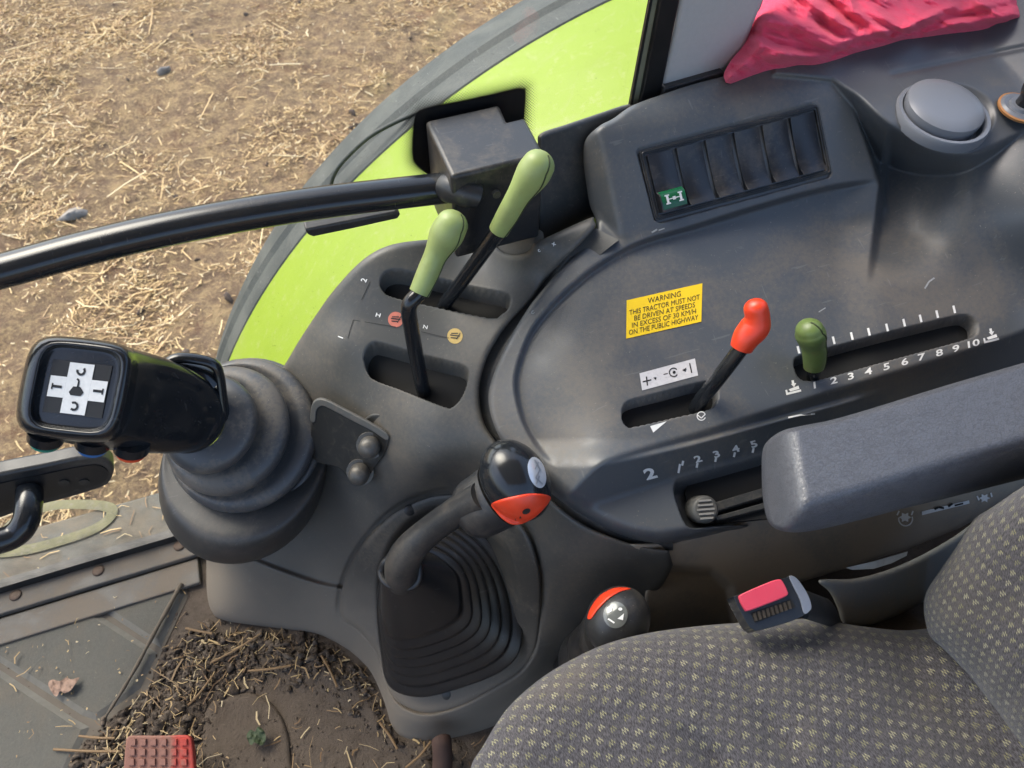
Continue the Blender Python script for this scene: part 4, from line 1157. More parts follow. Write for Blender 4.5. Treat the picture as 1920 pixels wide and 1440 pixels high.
lift("button_marks", *merge([disc2(987, 959, 8, 5, 14, -.4), line2([(966, 975), (977, 970)], 4)]), lambda x, y: 1 / (1 / kq(x, y) - .0022), m_ink, gear, .0006)
sheet("badge", lambda x, y: 1 / (1 / kq(x, y) - .0007), np.array(disc2(1007, 886, 16, 30, 32, -.28)[0]), m_silver, gear, 2, None, .001)
lift("badge_marks_glints", *merge([line2([(1003, 862), (1013, 880), (1005, 896), (1018, 908)], 2.4), line2([(1010, 866), (1003, 880)], 2), line2([(1012, 892), (1006, 908)], 2)]), lambda x, y: 1 / (1 / kq(x, y) - .0008), simple("badge_engraving", (.22, .24, .27), .4), gear, .0013)

m_badge2 = simple("grey_badge", (.15, .16, .155), .12, .2, .4, 90)
# low range lever by the seat
low = thing("range_lever", "short black lever with round badge and orange cap between trim and seat", "lever", pt(1130, 1230, z=.15))
lc = pt(1158, 1163, z=.36); lt = float(depth(1158, 1163, z=.36))
lA = cam_axes(-40, 58, 66, 60, lt)
ellipsoid("knob", lc, lA, m_blackmat, low, 36, 22); lq = ellipsoid_q(lc, lA)
tube("boot", smooth3([pt(1150, 1190, z=.33), pt(1128, 1220, z=.27), pt(1110, 1240, z=.22), pt(1095, 1275, z=.12)], 6), list(.029 + .0035 * np.sin(np.linspace(0, 22, 19)) + np.linspace(0, .008, 19)), m_gaiter, low, 24)
sheet("orange_cap", lambda x, y: 1 / (1 / lq(x, y) - .0018), curve([(1101, 1158), (1108, 1138), (1124, 1117), (1146, 1104), (1168, 1101), (1183, 1104), (1164, 1109), (1142, 1122), (1122, 1142), (1108, 1160)], True, 5), m_orange, low, 2, (3, .001), .004)
sheet("badge", lambda x, y: 1 / (1 / lq(x, y) - .0007), np.array(disc2(1154, 1153, 23, 25, 32)[0]), m_badge2, low, 2, None, .001)
lift("badge_marks_glints", *merge([poly2((1138, 1140), (1150, 1134), (1147, 1146), (1140, 1150)), poly2((1158, 1160), (1170, 1150), (1168, 1163)), disc2(1163, 1142, 4, 3, 8), line2([(1140, 1160), (1152, 1168)], 3)]), lambda x, y: 1 / (1 / lq(x, y) - .0008), m_white, low, .0008)  # white patches painted as glints on the domed badge

# ------------------------------------------------------------------ joystick
joy = thing("joystick", "black joystick with white cross symbol face on ribbed grey rubber bellows", "joystick", pt(460, 940, z=.18))
axis = pt(140, 735, z=.526) - pt(450, 870, z=.25); axis /= np.linalg.norm(axis)
tilt_axis = axis * .75 + (-F_) * .45; tilt_axis /= np.linalg.norm(tilt_axis)
prof = [  # centre px, depth, radius px
    (366, 786, .790, 60), (380, 790, .792, 78), (388, 793, .797, 90), (392, 795, .806, 94), (394, 796, .818, 90), (397, 797, .830, 85), (404, 800, .827, 98), (414, 803, .829, 112), (422, 806, .837, 122), (425, 807, .850, 122), (427, 807, .864, 115), (431, 808, .866, 118),
    (438, 810, .862, 131), (447, 812, .866, 142), (452, 814, .874, 146), (454, 815, .886, 143), (455, 815, .896, 137), (457, 816, .894, 144), (459, 818, .898, 151), (461, 820, .906, 149), (463, 822, .912, 140)]
def rings(name, prof, mat, parent, ax, seg=56, sub=4, cap=False):
    C = np.array([[*pt(x, y, t), mm(r, t)] for x, y, t, r in prof]); C = curve(C, False, sub)
    u, v = frame(ax); V = []
    for c in C:
        for k in range(seg):
            a = 2 * math.pi * k / seg; V.append(c[:3] + (u * math.cos(a) + v * math.sin(a)) * c[3])
    F = [[j * seg + k, (j + 1) * seg + k, (j + 1) * seg + (k + 1) % seg, j * seg + (k + 1) % seg] for j in range(len(C) - 1) for k in range(seg)]
    if cap: F.append(list(range(seg)))
    o = obj(name, V, F, mat, parent); return o
rings("bellows", prof, m_rubber, joy, tilt_axis)
bax = axis * .6 + np.array([0, 0, .5]) - F_ * .25; bax /= np.linalg.norm(bax)
rings("base_boss", [(462, 824, .905, 120), (459, 835, .900, 146), (457, 858, .895, 158), (455, 880, .915, 161), (456, 897, .94, 157), (460, 906, .965, 148), (466, 908, 1.0, 136), (472, 905, 1.04, 120)], m_boss, joy, bax)
rings("grip_sleeve", [(318, 768, .768, 60), (335, 775, .775, 68), (350, 780, .783, 70), (360, 783, .790, 66), (366, 786, .796, 50)], m_black, joy, tilt_axis)
# head: rounded block whose face looks up at the driver
fe1 = np.array([105., 12.]) / 105.7; fe2 = np.array([-20., 97.]) / 99.0
def sq(n_=48, p=5.0):
    a = np.linspace(0, 2 * np.pi, n_, endpoint=False)
    c, s = np.cos(a), np.sin(a)
    k = (np.abs(c) ** p + np.abs(s) ** p) ** (-1 / p)
    return np.stack([c * k, s * k], 1), np.stack([c, s], 1)
SQ, CI = sq()
hsec = [  # centre px, depth, half width, half height, squareness
    (142, 728, .6545, 4, 4, 1), (142, 728, .6545, 68, 70, 1), (142, 728, .6535, 72, 74, 1), (142, 728, .6490, 76, 78, 1), (142, 729, .6475, 80, 81, 1), (141, 729, .6480, 87, 86, .95), (140, 729, .6510, 96, 92, .9), (140, 729, .6560, 101, 96, .88), (142, 730, .664, 104, 98, .88), (150, 732, .675, 104, 98, .85),
    (185, 742, .700, 100, 97, .8), (235, 752, .725, 93, 95, .7), (290, 764, .748, 82, 87, .55), (325, 771, .766, 74, 80, .4), (350, 778, .780, 66, 72, .2), (366, 784, .79, 56, 62, .1)]
Hc = curve(np.array(hsec, float), False, 4)
V = []
for cx_, cy_, t_, hw, hh, k in Hc:
    S = SQ * k + CI * (1 - k)
    x = cx_ + S[:, 0] * hw * fe1[0] + S[:, 1] * hh * fe2[0]
    y = cy_ + S[:, 0] * hw * fe1[1] + S[:, 1] * hh * fe2[1]
    V.append(pt(x, y, t_ * np.ones(len(x))))
nn = len(SQ); V = np.vstack(V)
Fh = [[j * nn + k, (j + 1) * nn + k, (j + 1) * nn + (k + 1) % nn, j * nn + (k + 1) % nn] for j in range(len(Hc) - 1) for k in range(nn)]
Fh.append(list(range(nn)))
head = obj("head", V, Fh, m_black, joy)
fq = lambda x, y: 1 / (.6545 + 0 * np.asarray(x, float))
C_ = np.array([145, 729.]); E1 = np.array([105, 12.]); E2 = np.array([-19, 93.])
def dc(u, v): return tuple(C_ + E1 * (u - .5) + E2 * (v - .5))
def rc_(u0, u1, v0, v1): return poly2(dc(u0, v0), dc(u1, v0), dc(u1, v1), dc(u0, v1))
lift("decal_backing", *rc_(-.03, 1.03, -.03, 1.03), fq, m_ink, head, .0008)
lift("cross_symbol", *merge([rc_(.28, .72, -.01, 1.01), rc_(-.01, .279, .29, .71), rc_(.721, 1.01, .29, .71)]), fq, m_white, head, .0014)
ink = [line2([dc(.06, .5), dc(.22, .5)], 5), line2([dc(.05, .44), dc(.05, .56)], 3), line2([dc(.78, .5), dc(.94, .5)], 5), line2([dc(.95, .44), dc(.95, .56)], 3),
       poly2(dc(.36, .58), dc(.42, .46), dc(.55, .46), dc(.62, .56), dc(.58, .64), dc(.40, .64)), line2([dc(.50, .48), dc(.50, .34), dc(.46, .30)], 3.5)]
a1, a2 = dc(.5, .14), dc(.5, .85)
ink += [arc2(a1[0], a1[1], 7, -40, 200, 4.5), arc2(a2[0], a2[1], 7, -120, 140, 4.5)]
lift("symbol_ink", *merge(ink), fq, m_ink, head, .0018)
for cxp, cyp, t_, colr in [(88, 818, .672, (.0, .20, .15)), (176, 828, .690, (.02, .12, .34)), (248, 838, .705, (.70, .07, .02))]:
    p0 = pt(cxp, cyp - 12, t_ + .006); d_ = pt(cxp - 3, cyp + 14, t_ + .016) - p0; d_ = d_ / np.linalg.norm(d_)
    b_ = tube("button_collar", [p0, p0 + d_ * .011, p0 + d_ * .0125], [mm(33, t_), mm(32, t_), mm(27, t_)], m_black, joy, 24)
    tube("button", [p0 + d_ * .011, p0 + d_ * .0170, p0 + d_ * .0185], [mm(27, t_), mm(26, t_), mm(18, t_)], simple("button_colour", colr, .35), b_, 24)
# rubber flap over the top of the sleeve
flap = smooth3([pt(300, 690, .752), pt(330, 672, .752), pt(372, 674, .758), pt(402, 684, .765), (pt(412, 705, .772)), pt(418, 748, .782), pt(424, 790, .792)], 6)
tube("sleeve_lip", flap, [(.0062, .0045)] * len(flap), m_black, joy, 12)
tube("sleeve_tab", smooth3([pt(318, 688, .757), pt(345, 690, .76), pt(385, 700, .768), pt(408, 716, .775)], 5), [(.010, .004)] * 16, m_black, joy, 10)
sd_ = tube("side_stub", smooth3([pt(575, 856, .90), pt(597, 852, .895), pt(612, 849, .892), pt(618, 848, .892)], 4), list(np.interp(np.linspace(0, 1, 13), [0, .7, .9, 1], [mm(21, .9), mm(20, .9), mm(14, .9), .0008])), simple("grey_stub", (.13, .13, .13), .5, dirt=.4), joy, 20)

# steel bracket beside the joystick
br = thing("bracket_plate", "dark steel bracket plate with two bolts beside the joystick bellows", "bracket", pt(650, 840, 1 / float(qF0(np.array(650.), np.array(840.)))))
qbr = plane3((600, 760, .365), (715, 800, .372), (665, 900, .30))
qbr2 = lambda x, y: 1 / (1 / qbr(x, y) - .014)
slab("plate", curve([(585, 790), (588, 764), (598, 754), (612, 756), (650, 775), (700, 802), (728, 820), (722, 850), (706, 872), (692, 892), (672, 906), (655, 900), (636, 878), (600, 868), (582, 850)], True, 4), qbr2, .006, (.1, .8, -.6), m_plate, br, .001)
slab("boss", curve(disc2(706, 803, 27, 27, 20)[0], True, 1), lambda x, y: 1 / (1 / qbr(x, y) - .002), .014, (.1, .8, -.6), m_steel, br, .002)
edge = smooth3([pt(x, y, 1 / float(qbr2(np.array(float(x)), np.array(float(y))))) for x, y in [(587, 785), (590, 763), (602, 753), (618, 758), (660, 780), (700, 801), (722, 815)]], 5)
slab("bent_edge", curve([(582, 790), (584, 762), (594, 750), (612, 751), (655, 773), (702, 798), (728, 816), (724, 826), (698, 809), (652, 785), (612, 764), (600, 763), (593, 772), (591, 790)], True, 4), lambda x, y: 1 / (1 / qbr2(x, y) - .0015), .008, (.1, .8, -.6), simple("grey_edge", (.09, .09, .085), .55, dirt=.4), br, .0012)  # edge strip in a paler grey than the plate
bn = np.array([-.25, -.75, .6]); bn /= np.linalg.norm(bn)
for x, y in [(695, 834), (676, 884)]:
    p = pt(x, y, 1 / float(qbr2(np.array(float(x)), np.array(float(y)))))
    bb = tube("bolt", [p - bn * .002, p + bn * .003, p + bn * .0032, p + bn * .014, p + bn * .019, p + bn * .021], [.0155, .0155, .0118, .0115, .0085, .001], m_bolt, br, 20)

# ------------------------------------------------------------------ seat
def fabric():
    t = NT("seat_fabric")
    uv = t.n("ShaderNodeUVMap").outputs[0]
    mp = t.n("ShaderNodeMapping", {"Vector": uv, "Rotation": (0, 0, rad(-14))}).outputs[0]
    # pull the pattern a little so that rows are not ruler straight
    wob = t.n("ShaderNodeTexNoise", {"Vector": uv, "Scale": 18.0, "Detail": 2.0}).outputs["Color"]
    add = t.n("ShaderNodeVectorMath", {0: mp}, operation='ADD')
    sub = t.n("ShaderNodeVectorMath", {0: wob, 1: (.5, .5, .5)}, operation='SUBTRACT')
    scl = t.n("ShaderNodeVectorMath", {0: sub.outputs[0], 3: .008}, operation='SCALE')
    t.set(add.inputs[1], scl.outputs[0])
    sep = t.n("ShaderNodeSeparateXYZ", {"Vector": add.outputs[0]})
    u, v = sep.outputs[0], sep.outputs[1]
    PU, PV = .0142, .0066
    row = t.math('FLOOR', t.math('DIVIDE', v, PV))
    sh = t.math('MULTIPLY', t.math('MODULO', t.math('ABSOLUTE', row), 2.0), .5)
    fu = t.math('ADD', t.math('DIVIDE', u, PU), sh)
    colid = t.math('FLOOR', fu)
    x = t.math('SUBTRACT', t.math('FRACT', fu), .5)
    y = t.math('SUBTRACT', t.math('FRACT', t.math('DIVIDE', v, PV)), .5)
    tri = t.math('MULTIPLY', t.math('SUBTRACT', t.math('PINGPONG', t.math('MULTIPLY', x, 6.5), .5), .25), 1.1)
    dy = t.math('ABSOLUTE', t.math('SUBTRACT', y, tri))
    my = t.ramp(dy, .08, .16, 1, 0); mx = t.ramp(t.math('ABSOLUTE', x), .17, .20, 1, 0)
    idv = t.n("ShaderNodeCombineXYZ", {0: colid, 1: row}).outputs[0]
    wn_ = t.n("ShaderNodeTexWhiteNoise", {"Vector": idv}).outputs["Value"]
    thr = t.n("ShaderNodeTexNoise", {"Vector": t.n("ShaderNodeMapping", {"Vector": uv, "Scale": (1, .22, 1), "Rotation": (0, 0, rad(-14))}).outputs[0], "Scale": 1500.0, "Detail": 2.0, "Roughness": .6}).outputs["Fac"]
    thr2 = t.noise(900, 2, .6)
    wear = t.noise(9, 5, .6)
    mask = t.math('MULTIPLY', t.math('MULTIPLY', my, mx), t.math('MULTIPLY', t.ramp(thr2, .30, .55, .25, 1), t.math('MULTIPLY', t.ramp(wn_, 0, 1, .45, 1), t.ramp(wear, .25, .55, .55, 1))))
    basec = t.mix(t.ramp(thr, .32, .68), (.032, .029, .031), (.115, .108, .114))
    basec = t.mix(t.ramp(wear, .5, .75, 0, .35), basec, (.15, .125, .10))
    mk = t.mix(wn_, (.40, .38, .12), (.46, .43, .26))
    col = t.mix(mask, basec, mk)
    h = t.math('ADD', t.math('MULTIPLY', thr, .7), t.math('MULTIPLY', mask, .5))
    return t.out(Base_Color=col, Roughness=.95, Specular_IOR_Level=.15, Sheen_Weight=.25, Sheen_Roughness=.5, Normal=t.bump(h, .55, .0012))
m_fab = fabric()
def leather():
    t = NT("grained_vinyl")
    vo = t.n("ShaderNodeTexVoronoi", {"Vector": t.stretch((1.0, 1.5, 1), (0, 0, .5)), "Scale": 330.0, "Randomness": 1.0}, feature='DISTANCE_TO_EDGE').outputs["Distance"]
    w = t.n("ShaderNodeTexNoise", {"Vector": t.stretch((.6, 1.5, 1), (0, 0, .75)), "Scale": 95.0, "Detail": 5.0, "Roughness": .6, "Distortion": 1.2}).outputs["Fac"]
    big = t.noise(22, 5, .6)
    cr = t.math('MULTIPLY', t.ramp(vo, 0, .12), t.ramp(t.math('ABSOLUTE', t.math('SUBTRACT', w, .5)), 0, .035, .0, 1))
    col = t.mix(cr, (.066, .070, .082), (.096, .102, .119))
    col = t.mix(t.ramp(big, .5, .75, 0, .25), col, (.10, .095, .10))
    col = t.mix(t.ramp(t.noise(70, 3, .6), .72, .78, 0, .5), col, (.22, .12, .14))
    return t.out(Base_Color=col, Roughness=t.mixf(big, .30, .40), Specular_IOR_Level=.6, Normal=t.bump(cr, .28, .0008))
m_lea = leather()
seat = thing("driver_seat", "grey patterned fabric driver seat with blue grey padded armrest", "seat", (.22, .08, 0))
cush = curve([(880, 1450), (905, 1400), (950, 1330), (1010, 1275), (1075, 1235), (1140, 1206), (1220, 1186), (1330, 1172), (1440, 1165), (1530, 1160), (1600, 1172), (1690, 1182), (1760, 1178), (1850, 1190), (2040, 1200), (2100, 1600), (2000, 1900), (1300, 1950), (900, 1800), (860, 1600)], True, 6)
qC0 = plane3((1000, 1350, .447), (1700, 1250, .447), (1300, 1400, .450))
def cush_off(px, py):
    s = -sdf(px, py, cush)
    a = np.clip((90 - s) / 90, 0, 1)
    o_ = .040 * (1 - np.sqrt(np.maximum(1 - a * a * .97, 0))) 
    # pulled creases and the worn hollow near the backrest
    for L_, dp, w in [([(1290, 1370), (1335, 1420), (1370, 1500)], .010, 16), ([(1425, 1330), (1462, 1390), (1520, 1460)], .007, 14), ([(1700, 1200), (1760, 1300), (1850, 1400), (1930, 1500)], .012, 45), ([(1640, 1240), (1700, 1330)], .003, 40)]:
        d = nearest(px, py, L_, False)[0]; o_ = o_ + dp * np.exp(-(d / (w * 1.6)) ** 2) * sstep(py, L_[0][1] - 40, L_[0][1] + 60)
    return o_ + (vnoise(px / 45., py / 45., 4) - .5) * .003
sheet("cushion", qC0, cush, m_fab, seat, 4, (14, .010), .10, uv=lambda v: v[:, :2], depth_off=cush_off)
back = curve([(1738, 1178), (1732, 1140), (1738, 1108), (1762, 1070), (1790, 1030), (1812, 995), (1830, 970), (1862, 950), (1930, 905), (2020, 860), (2250, 900), (2300, 1500), (2100, 1650), (1990, 1520), (1918, 1415), (1862, 1332), (1820, 1275), (1775, 1225), (1748, 1200)], True, 6)
nb = np.array([-.93, 0, .36])
qBk = wplane((-.93, -.10, .36), (.392, .09, .50))
def back_off(px, py):
    s = -sdf(px, py, back); a = np.clip((80 - s) / 80, 0, 1)
    return .035 * (1 - np.sqrt(np.maximum(1 - a * a * .97, 0))) + (vnoise(px / 50., py / 50., 8) - .5) * .003
_p = [pt(x, y, 1 / float(qBk(np.array(float(x)), np.array(float(y)))))[1:] for x, y in ((1850, 1150), (1860, 1150), (1850, 1160))]
_J = np.stack([(_p[1] - _p[0]) / 10, (_p[2] - _p[0]) / 10], 1)
_M = np.diag([.0150 / 29, -.0068 / 15]) @ np.linalg.inv(_J)
def uvb(v): return v[:, 1:] @ _M.T
sheet("backrest", qBk, back, m_fab, seat, 4, (12, .008), .09, uv=uvb, depth_off=back_off)
# armrest
arm_poly = curve([(1428, 880), (1430, 845), (1440, 826), (1466, 808), (1500, 799), (1560, 787), (1640, 764), (1740, 733), (1830, 706), (1920, 680), (2060, 640), (2160, 700), (2150, 820), (2050, 870), (1920, 898), (1800, 928), (1700, 952), (1620, 973), (1540, 992), (1500, 998), (1474, 997), (1452, 990), (1438, 972), (1430, 930)], True, 5)
top_t = plane3((1470, 815, .572), (1920, 690, .575), (1500, 962, .572))
side_t = plane3((1500, 962, .572), (1920, 836, .575), (1530, 998, .525))
end_t = plane3((1472, 815, .572), (1497, 962, .572), (1432, 880, .525))
qA = lambda x, y: smin(smin(top_t(x, y), side_t(x, y), .10), end_t(x, y), .09)
sheet("armrest", qA, arm_poly, m_lea, seat, 3, (10, .012), .05, label="blue grey grained padded armrest")
# seat side cover and base
qsp = plane3((1560, 1120, .40), (1840, 965, .42), (1640, 1165, .37))
sheet("side_cover", qsp, curve([(1535, 1092), (1545, 1086), (1600, 1085), (1660, 1070), (1720, 1045), (1790, 1005), (1850, 962), (1880, 960), (1840, 1040), (1760, 1110), (1700, 1145), (1640, 1170), (1600, 1174), (1580, 1168), (1570, 1140), (1555, 1110)], True, 4), m_cover, seat, 4, (12, .006), .03)
slab("paper_edge", [(1588, 1064), (1640, 1052), (1702, 1034), (1700, 1042), (1672, 1056), (1640, 1066), (1600, 1068)], lambda x, y: 1 / (1 / qsp(x, y) + .010), .002, (0, .3, -1), simple("pale_plate", (.5, .5, .46), .6, dirt=.3), seat)
obj("seat_base", *box_mesh((.42, .02, .17), (1, 0, 0), (0, 1, 0), (0, 0, 1), (.30, .12, .17)), m_void, seat, smooth=False)
slab("pan_dust", [(1540, 1165), (1600, 1170), (1660, 1160), (1740, 1110), (1760, 1180), (1700, 1200), (1560, 1190)], lambda x, y: 1 / depth(x, y, z=.355), .01, (0, 0, -1), m_floor, seat)

# buckle
bk = thing("seat_belt_buckle", "black seat belt buckle with faded red press button on the cushion edge", "buckle", pt(1450, 1135, z=.47))
qb = plane3((1380, 1125, .478), (1480, 1080, .490), (1415, 1178, .468))
slab("body", curve([(1377, 1123), (1382, 1116), (1420, 1102), (1466, 1085), (1482, 1081), (1490, 1085), (1512, 1120), (1518, 1140), (1510, 1152), (1480, 1166), (1424, 1182), (1412, 1180), (1402, 1170)], True, 4), qb, .020, (.1, .25, -1), m_black, bk, .003)
slab("side_plate", curve([(1480, 1080), (1494, 1084), (1514, 1112), (1522, 1136), (1518, 1146), (1508, 1150), (1500, 1124), (1488, 1100)], True, 4), lambda x, y: 1 / (1 / qb(x, y) - .001), .008, (.1, .25, -1), simple("steel_plate", (.35, .35, .36), .35, .7), bk, .001)
slab("slot", [(1408, 1150), (1484, 1124), (1492, 1138), (1416, 1168)], lambda x, y: 1 / (1 / qb(x, y) - .0006), .001, (0, .2, -1), m_void, bk)
slab("press_button", curve([(1387, 1122), (1392, 1113), (1440, 1092), (1460, 1086), (1468, 1090), (1477, 1108), (1474, 1118), (1430, 1136), (1404, 1145), (1397, 1142)], True, 3), lambda x, y: 1 / (1 / qb(x, y) - .0035), .006, (.1, .25, -1), simple("faded_red", (.66, .05, .09), .5, var=.15, dirt=.2, dirtcol=(.5, .15, .15)), bk, .0012)
obj("teeth", *merge([box_mesh(pt(1416 + k * 8, 1157 - k * 2.8, 1 / float(qb(np.array(1416. + k * 8), np.array(1157. - k * 2.8))) - .0012), np.array([.9, -.2, 0]), np.array([.2, .9, .2]), np.array([0, -.2, .9]), (.0011, .0032, .0008)) for k in range(9)]), simple("brass_teeth", (.05, .04, .03), .5, .3), bk, False)
tube("buckle_stalk", smooth3([pt(1500, 1130, z=.462), pt(1530, 1140, z=.44), pt(1560, 1150, z=.40)], 4), [(.014, .005)] * 9, m_blackmat, bk, 14)

# ------------------------------------------------------------------ red cloth on the shelf
def cloth_mat():
    t = NT("red_cotton")
    a = t.noise(20, 5, .6); f = t.noise(700, 3, .65)
    c = t.mix(f, (.68, .035, .095), (.86, .11, .20))
    c = t.mix(t.ramp(a, .5, .75, 0, .30), c, (.82, .12, .20))
    return t.out(Base_Color=c, Roughness=.9, Specular_IOR_Level=.15, Sheen_Weight=.4, Sheen_Roughness=.5, Sheen_Tint=(1, .5, .6, 1), Normal=t.bump(t.math('ADD', f, t.noise(130, 3, .6)), .7, .003))
m_cloth = cloth_mat()
cl_p = np.vstack([curve([(1361, 155), (1357, 140), (1366, 120), (1378, 104), (1394, 84), (1404, 55), (1410, 36), (1424, 18), (1432, -4), (1444, -30)]), [(1520, -60), (1700, -50), (1765, -34)], curve([(1800, -8), (1840, -20), (1880, -30), (1925, -30), (1924, 0), (1920, 36), (1892, 46), (1833, 58), (1780, 64), (1722, 72), (1690, 76), (1655, 87), (1607, 99), (1570, 112), (1530, 122), (1497, 123), (1470, 128), (1445, 131), (1410, 142), (1384, 152), (1370, 157)])])
folds = [([(1425, 35), (1470, 48), (1510, 50), (1560, 72), (1610, 98)], 13, .016), ([(1415, 62), (1450, 80), (1500, 92), (1560, 95), (1600, 100)], 9, -.014), ([(1500, -10), (1540, 20), (1585, 48), (1640, 62), (1690, 74)], 12, .018), ([(1590, -10), (1600, 20), (1625, 42), (1660, 62)], 9, .013), ([(1540, -20), (1570, 18), (1610, 55)], 7, -.012),
         ([(1680, 70), (1720, 40), (1760, 22), (1790, 10)], 9, .013), ([(1700, 62), (1760, 40), (1830, 25), (1900, 10)], 8, -.010), ([(1740, 62), (1800, 45), (1860, 38), (1910, 30)], 8, .010), ([(1380, 145), (1420, 118), (1470, 104), (1540, 112)], 12, .010), ([(1372, 140), (1400, 110), (1425, 90)], 8, .008), ([(1560, 105), (1600, 80), (1640, 74), (1700, 60)], 7, -.008), ([(1830, 0), (1860, 20), (1890, 42)], 7, .008)]
def ridged(x, y, sd):
    n_ = fbm(x, y, 3, sd); return 1 - np.abs(2 * n_ - 1) ** .8
def cloth_off(px, py):
    s = -sdf(px, py, cl_p)
    b = -.026 * sstep(s, 0, 30)
    for L_, w, h in folds:
        d = nearest(px, py, L_, False)[0]; b = b - h * .85 * np.exp(-(d / (w * .9)) ** 2) * sstep(s, -2, 14)
    c_, s_ = math.cos(.42), math.sin(.42)
    u = (px * c_ + py * s_); v = (-px * s_ + py * c_)
    w1 = ridged(u / 95. + 3 * fbm(px / 90., py / 90., 2, 50), v / 24., 51); w2 = ridged(u / 40. + 9, v / 13. + 2 * fbm(px / 60., py / 60., 2, 52), 53)
    w1 = fbm(u / 130. + 2.0 * fbm(px / 100., py / 100., 2, 50), v / 34., 2, 51); w2 = fbm(u / 30. + 9, v / 9. + 1.5 * fbm(px / 60., py / 60., 2, 52), 2, 53)
    b = b - (w1 - .5) * .040 * sstep(s, 0, 20) - (w2 - .5) * .009 * sstep(s, 0, 10)
    return np.minimum(b - .004, -.0035)
qSHc = lambda x, y: smax(qSH(x, y), qVP(x, y), .006)
cloth = sheet("red_cloth", qSHc, cl_p, m_cloth, None, 1.7, (6, .006), .02, depth_off=cloth_off)
tag(cloth, "crumpled red cotton cloth lying on the rear console shelf", "cloth")

# ------------------------------------------------------------------ floor dirt, twig, leaf, pedal
heap_px = [(395, 1165), (330, 1190), (300, 1230), (280, 1285), (235, 1330), (190, 1350), (150, 1390), (130, 1440), (150, 1520), (420, 1520), (440, 1440), (400, 1370), (430, 1300), (520, 1290), (590, 1300), (640, 1330), (680, 1360), (740, 1400), (800, 1440), (880, 1440), (870, 1390), (745, 1380), (690, 1262), (600, 1192), (480, 1176)]
heap = np.array([pt(x, y, z=0)[:2] for x, y in heap_px])
hx = np.arange(heap[:, 0].min() - .02, heap[:, 0].max() + .02, .004); hy = np.arange(heap[:, 1].min() - .02, heap[:, 1].max() + .02, .004)
HX, HY = np.meshgrid(hx, hy); hs = -sdf(HX, HY, heap)
def heap_h(x, y):
    s = -sdf(x, y, heap)
    return sstep(s, -.004, .05) * (.004 + .014 * fbm(x * 28, y * 28, 4, 31) * sstep(fbm(x * 9, y * 9, 3, 40), .35, .6)) + (fbm(x * 120, y * 120, 3, 77) - .5) * .004
HZ = np.where(hs > -.004, heap_h(HX, HY), -.003)
hi = np.arange(HX.size).reshape(HX.shape)
hf = np.stack([hi[:-1, :-1], hi[:-1, 1:], hi[1:, 1:], hi[1:, :-1]], -1).reshape(-1, 4)
hf = hf[(hs.ravel()[hf] > -.004).any(1)]
m_dirt = m_floor.copy(); m_dirt.name = "loose_dirt"
hv = np.stack([HX, HY, HZ], -1).reshape(-1, 3); us = np.unique(hf); mp_ = -np.ones(len(hv), int); mp_[us] = np.arange(len(us))
tag(obj("dirt", hv[us], mp_[hf], m_dirt), "loose brown dirt trodden onto the cab floor", "dirt", kind="stuff")
def scatter(n_, poly, seed):
    r = np.random.RandomState(seed); out = []
    lo, hi_ = poly.min(0), poly.max(0)
    while len(out) < n_:
        p = lo + r.rand(2) * (hi_ - lo)
        if inside(np.array([p[0]]), np.array([p[1]]), poly)[0]: out.append(p)
    return np.array(out)
core_px = [(400, 1185), (330, 1215), (290, 1270), (240, 1330), (190, 1370), (180, 1450), (240, 1520), (400, 1480), (380, 1380), (350, 1330), (420, 1280), (520, 1260), (600, 1260), (660, 1280), (690, 1320), (735, 1385), (690, 1265), (600, 1200), (480, 1185)]
corep = np.array([pt(x, y, z=0)[:2] for x, y in core_px])
wide_px = [(-30, 1180), (330, 1090), (395, 1160), (600, 1190), (700, 1270), (745, 1385), (900, 1390), (1100, 1240), (1150, 1200), (1180, 1270), (900, 1440), (760, 1560), (-30, 1560)]
widep = np.array([pt(x, y, z=0)[:2] for x, y in wide_px])
humpw = np.array([pt(x, y, z=.006)[:2] for x, y in [(380, 1345), (420, 1310), (470, 1300), (510, 1320), (535, 1360), (545, 1420), (545, 1540), (380, 1540)]])
r = np.random.RandomState(3)
sc_ = np.vstack([scatter(1300, corep, 5), scatter(900, heap, 6), scatter(600, widep, 8)])
P = []
for i, p in enumerate(sc_):
    rr0 = float(np.clip(r.lognormal(math.log(.00165), .65), .0007, .0060)) if i < 2200 else float(r.uniform(.0006, .0017))
    z = float(heap_h(np.array([p[0]]), np.array([p[1]]))[0])
    if inside(p[:1], p[1:], humpw)[0]: z = max(z, .0055); rr0 = min(rr0, .0022)
    P.append(lump(np.array([p[0], p[1], z + rr0 * .35]), rr0, 1000 + i, .75))
m_crumb = crumb_mat("dirt_crumb", (.055, .042, .033), (.15, .118, .09))
tag(obj("dirt_crumbs", *merge(P), m_crumb), "dark crumbs of soil heaped on the cab floor by the console foot", "crumbs", kind="stuff")
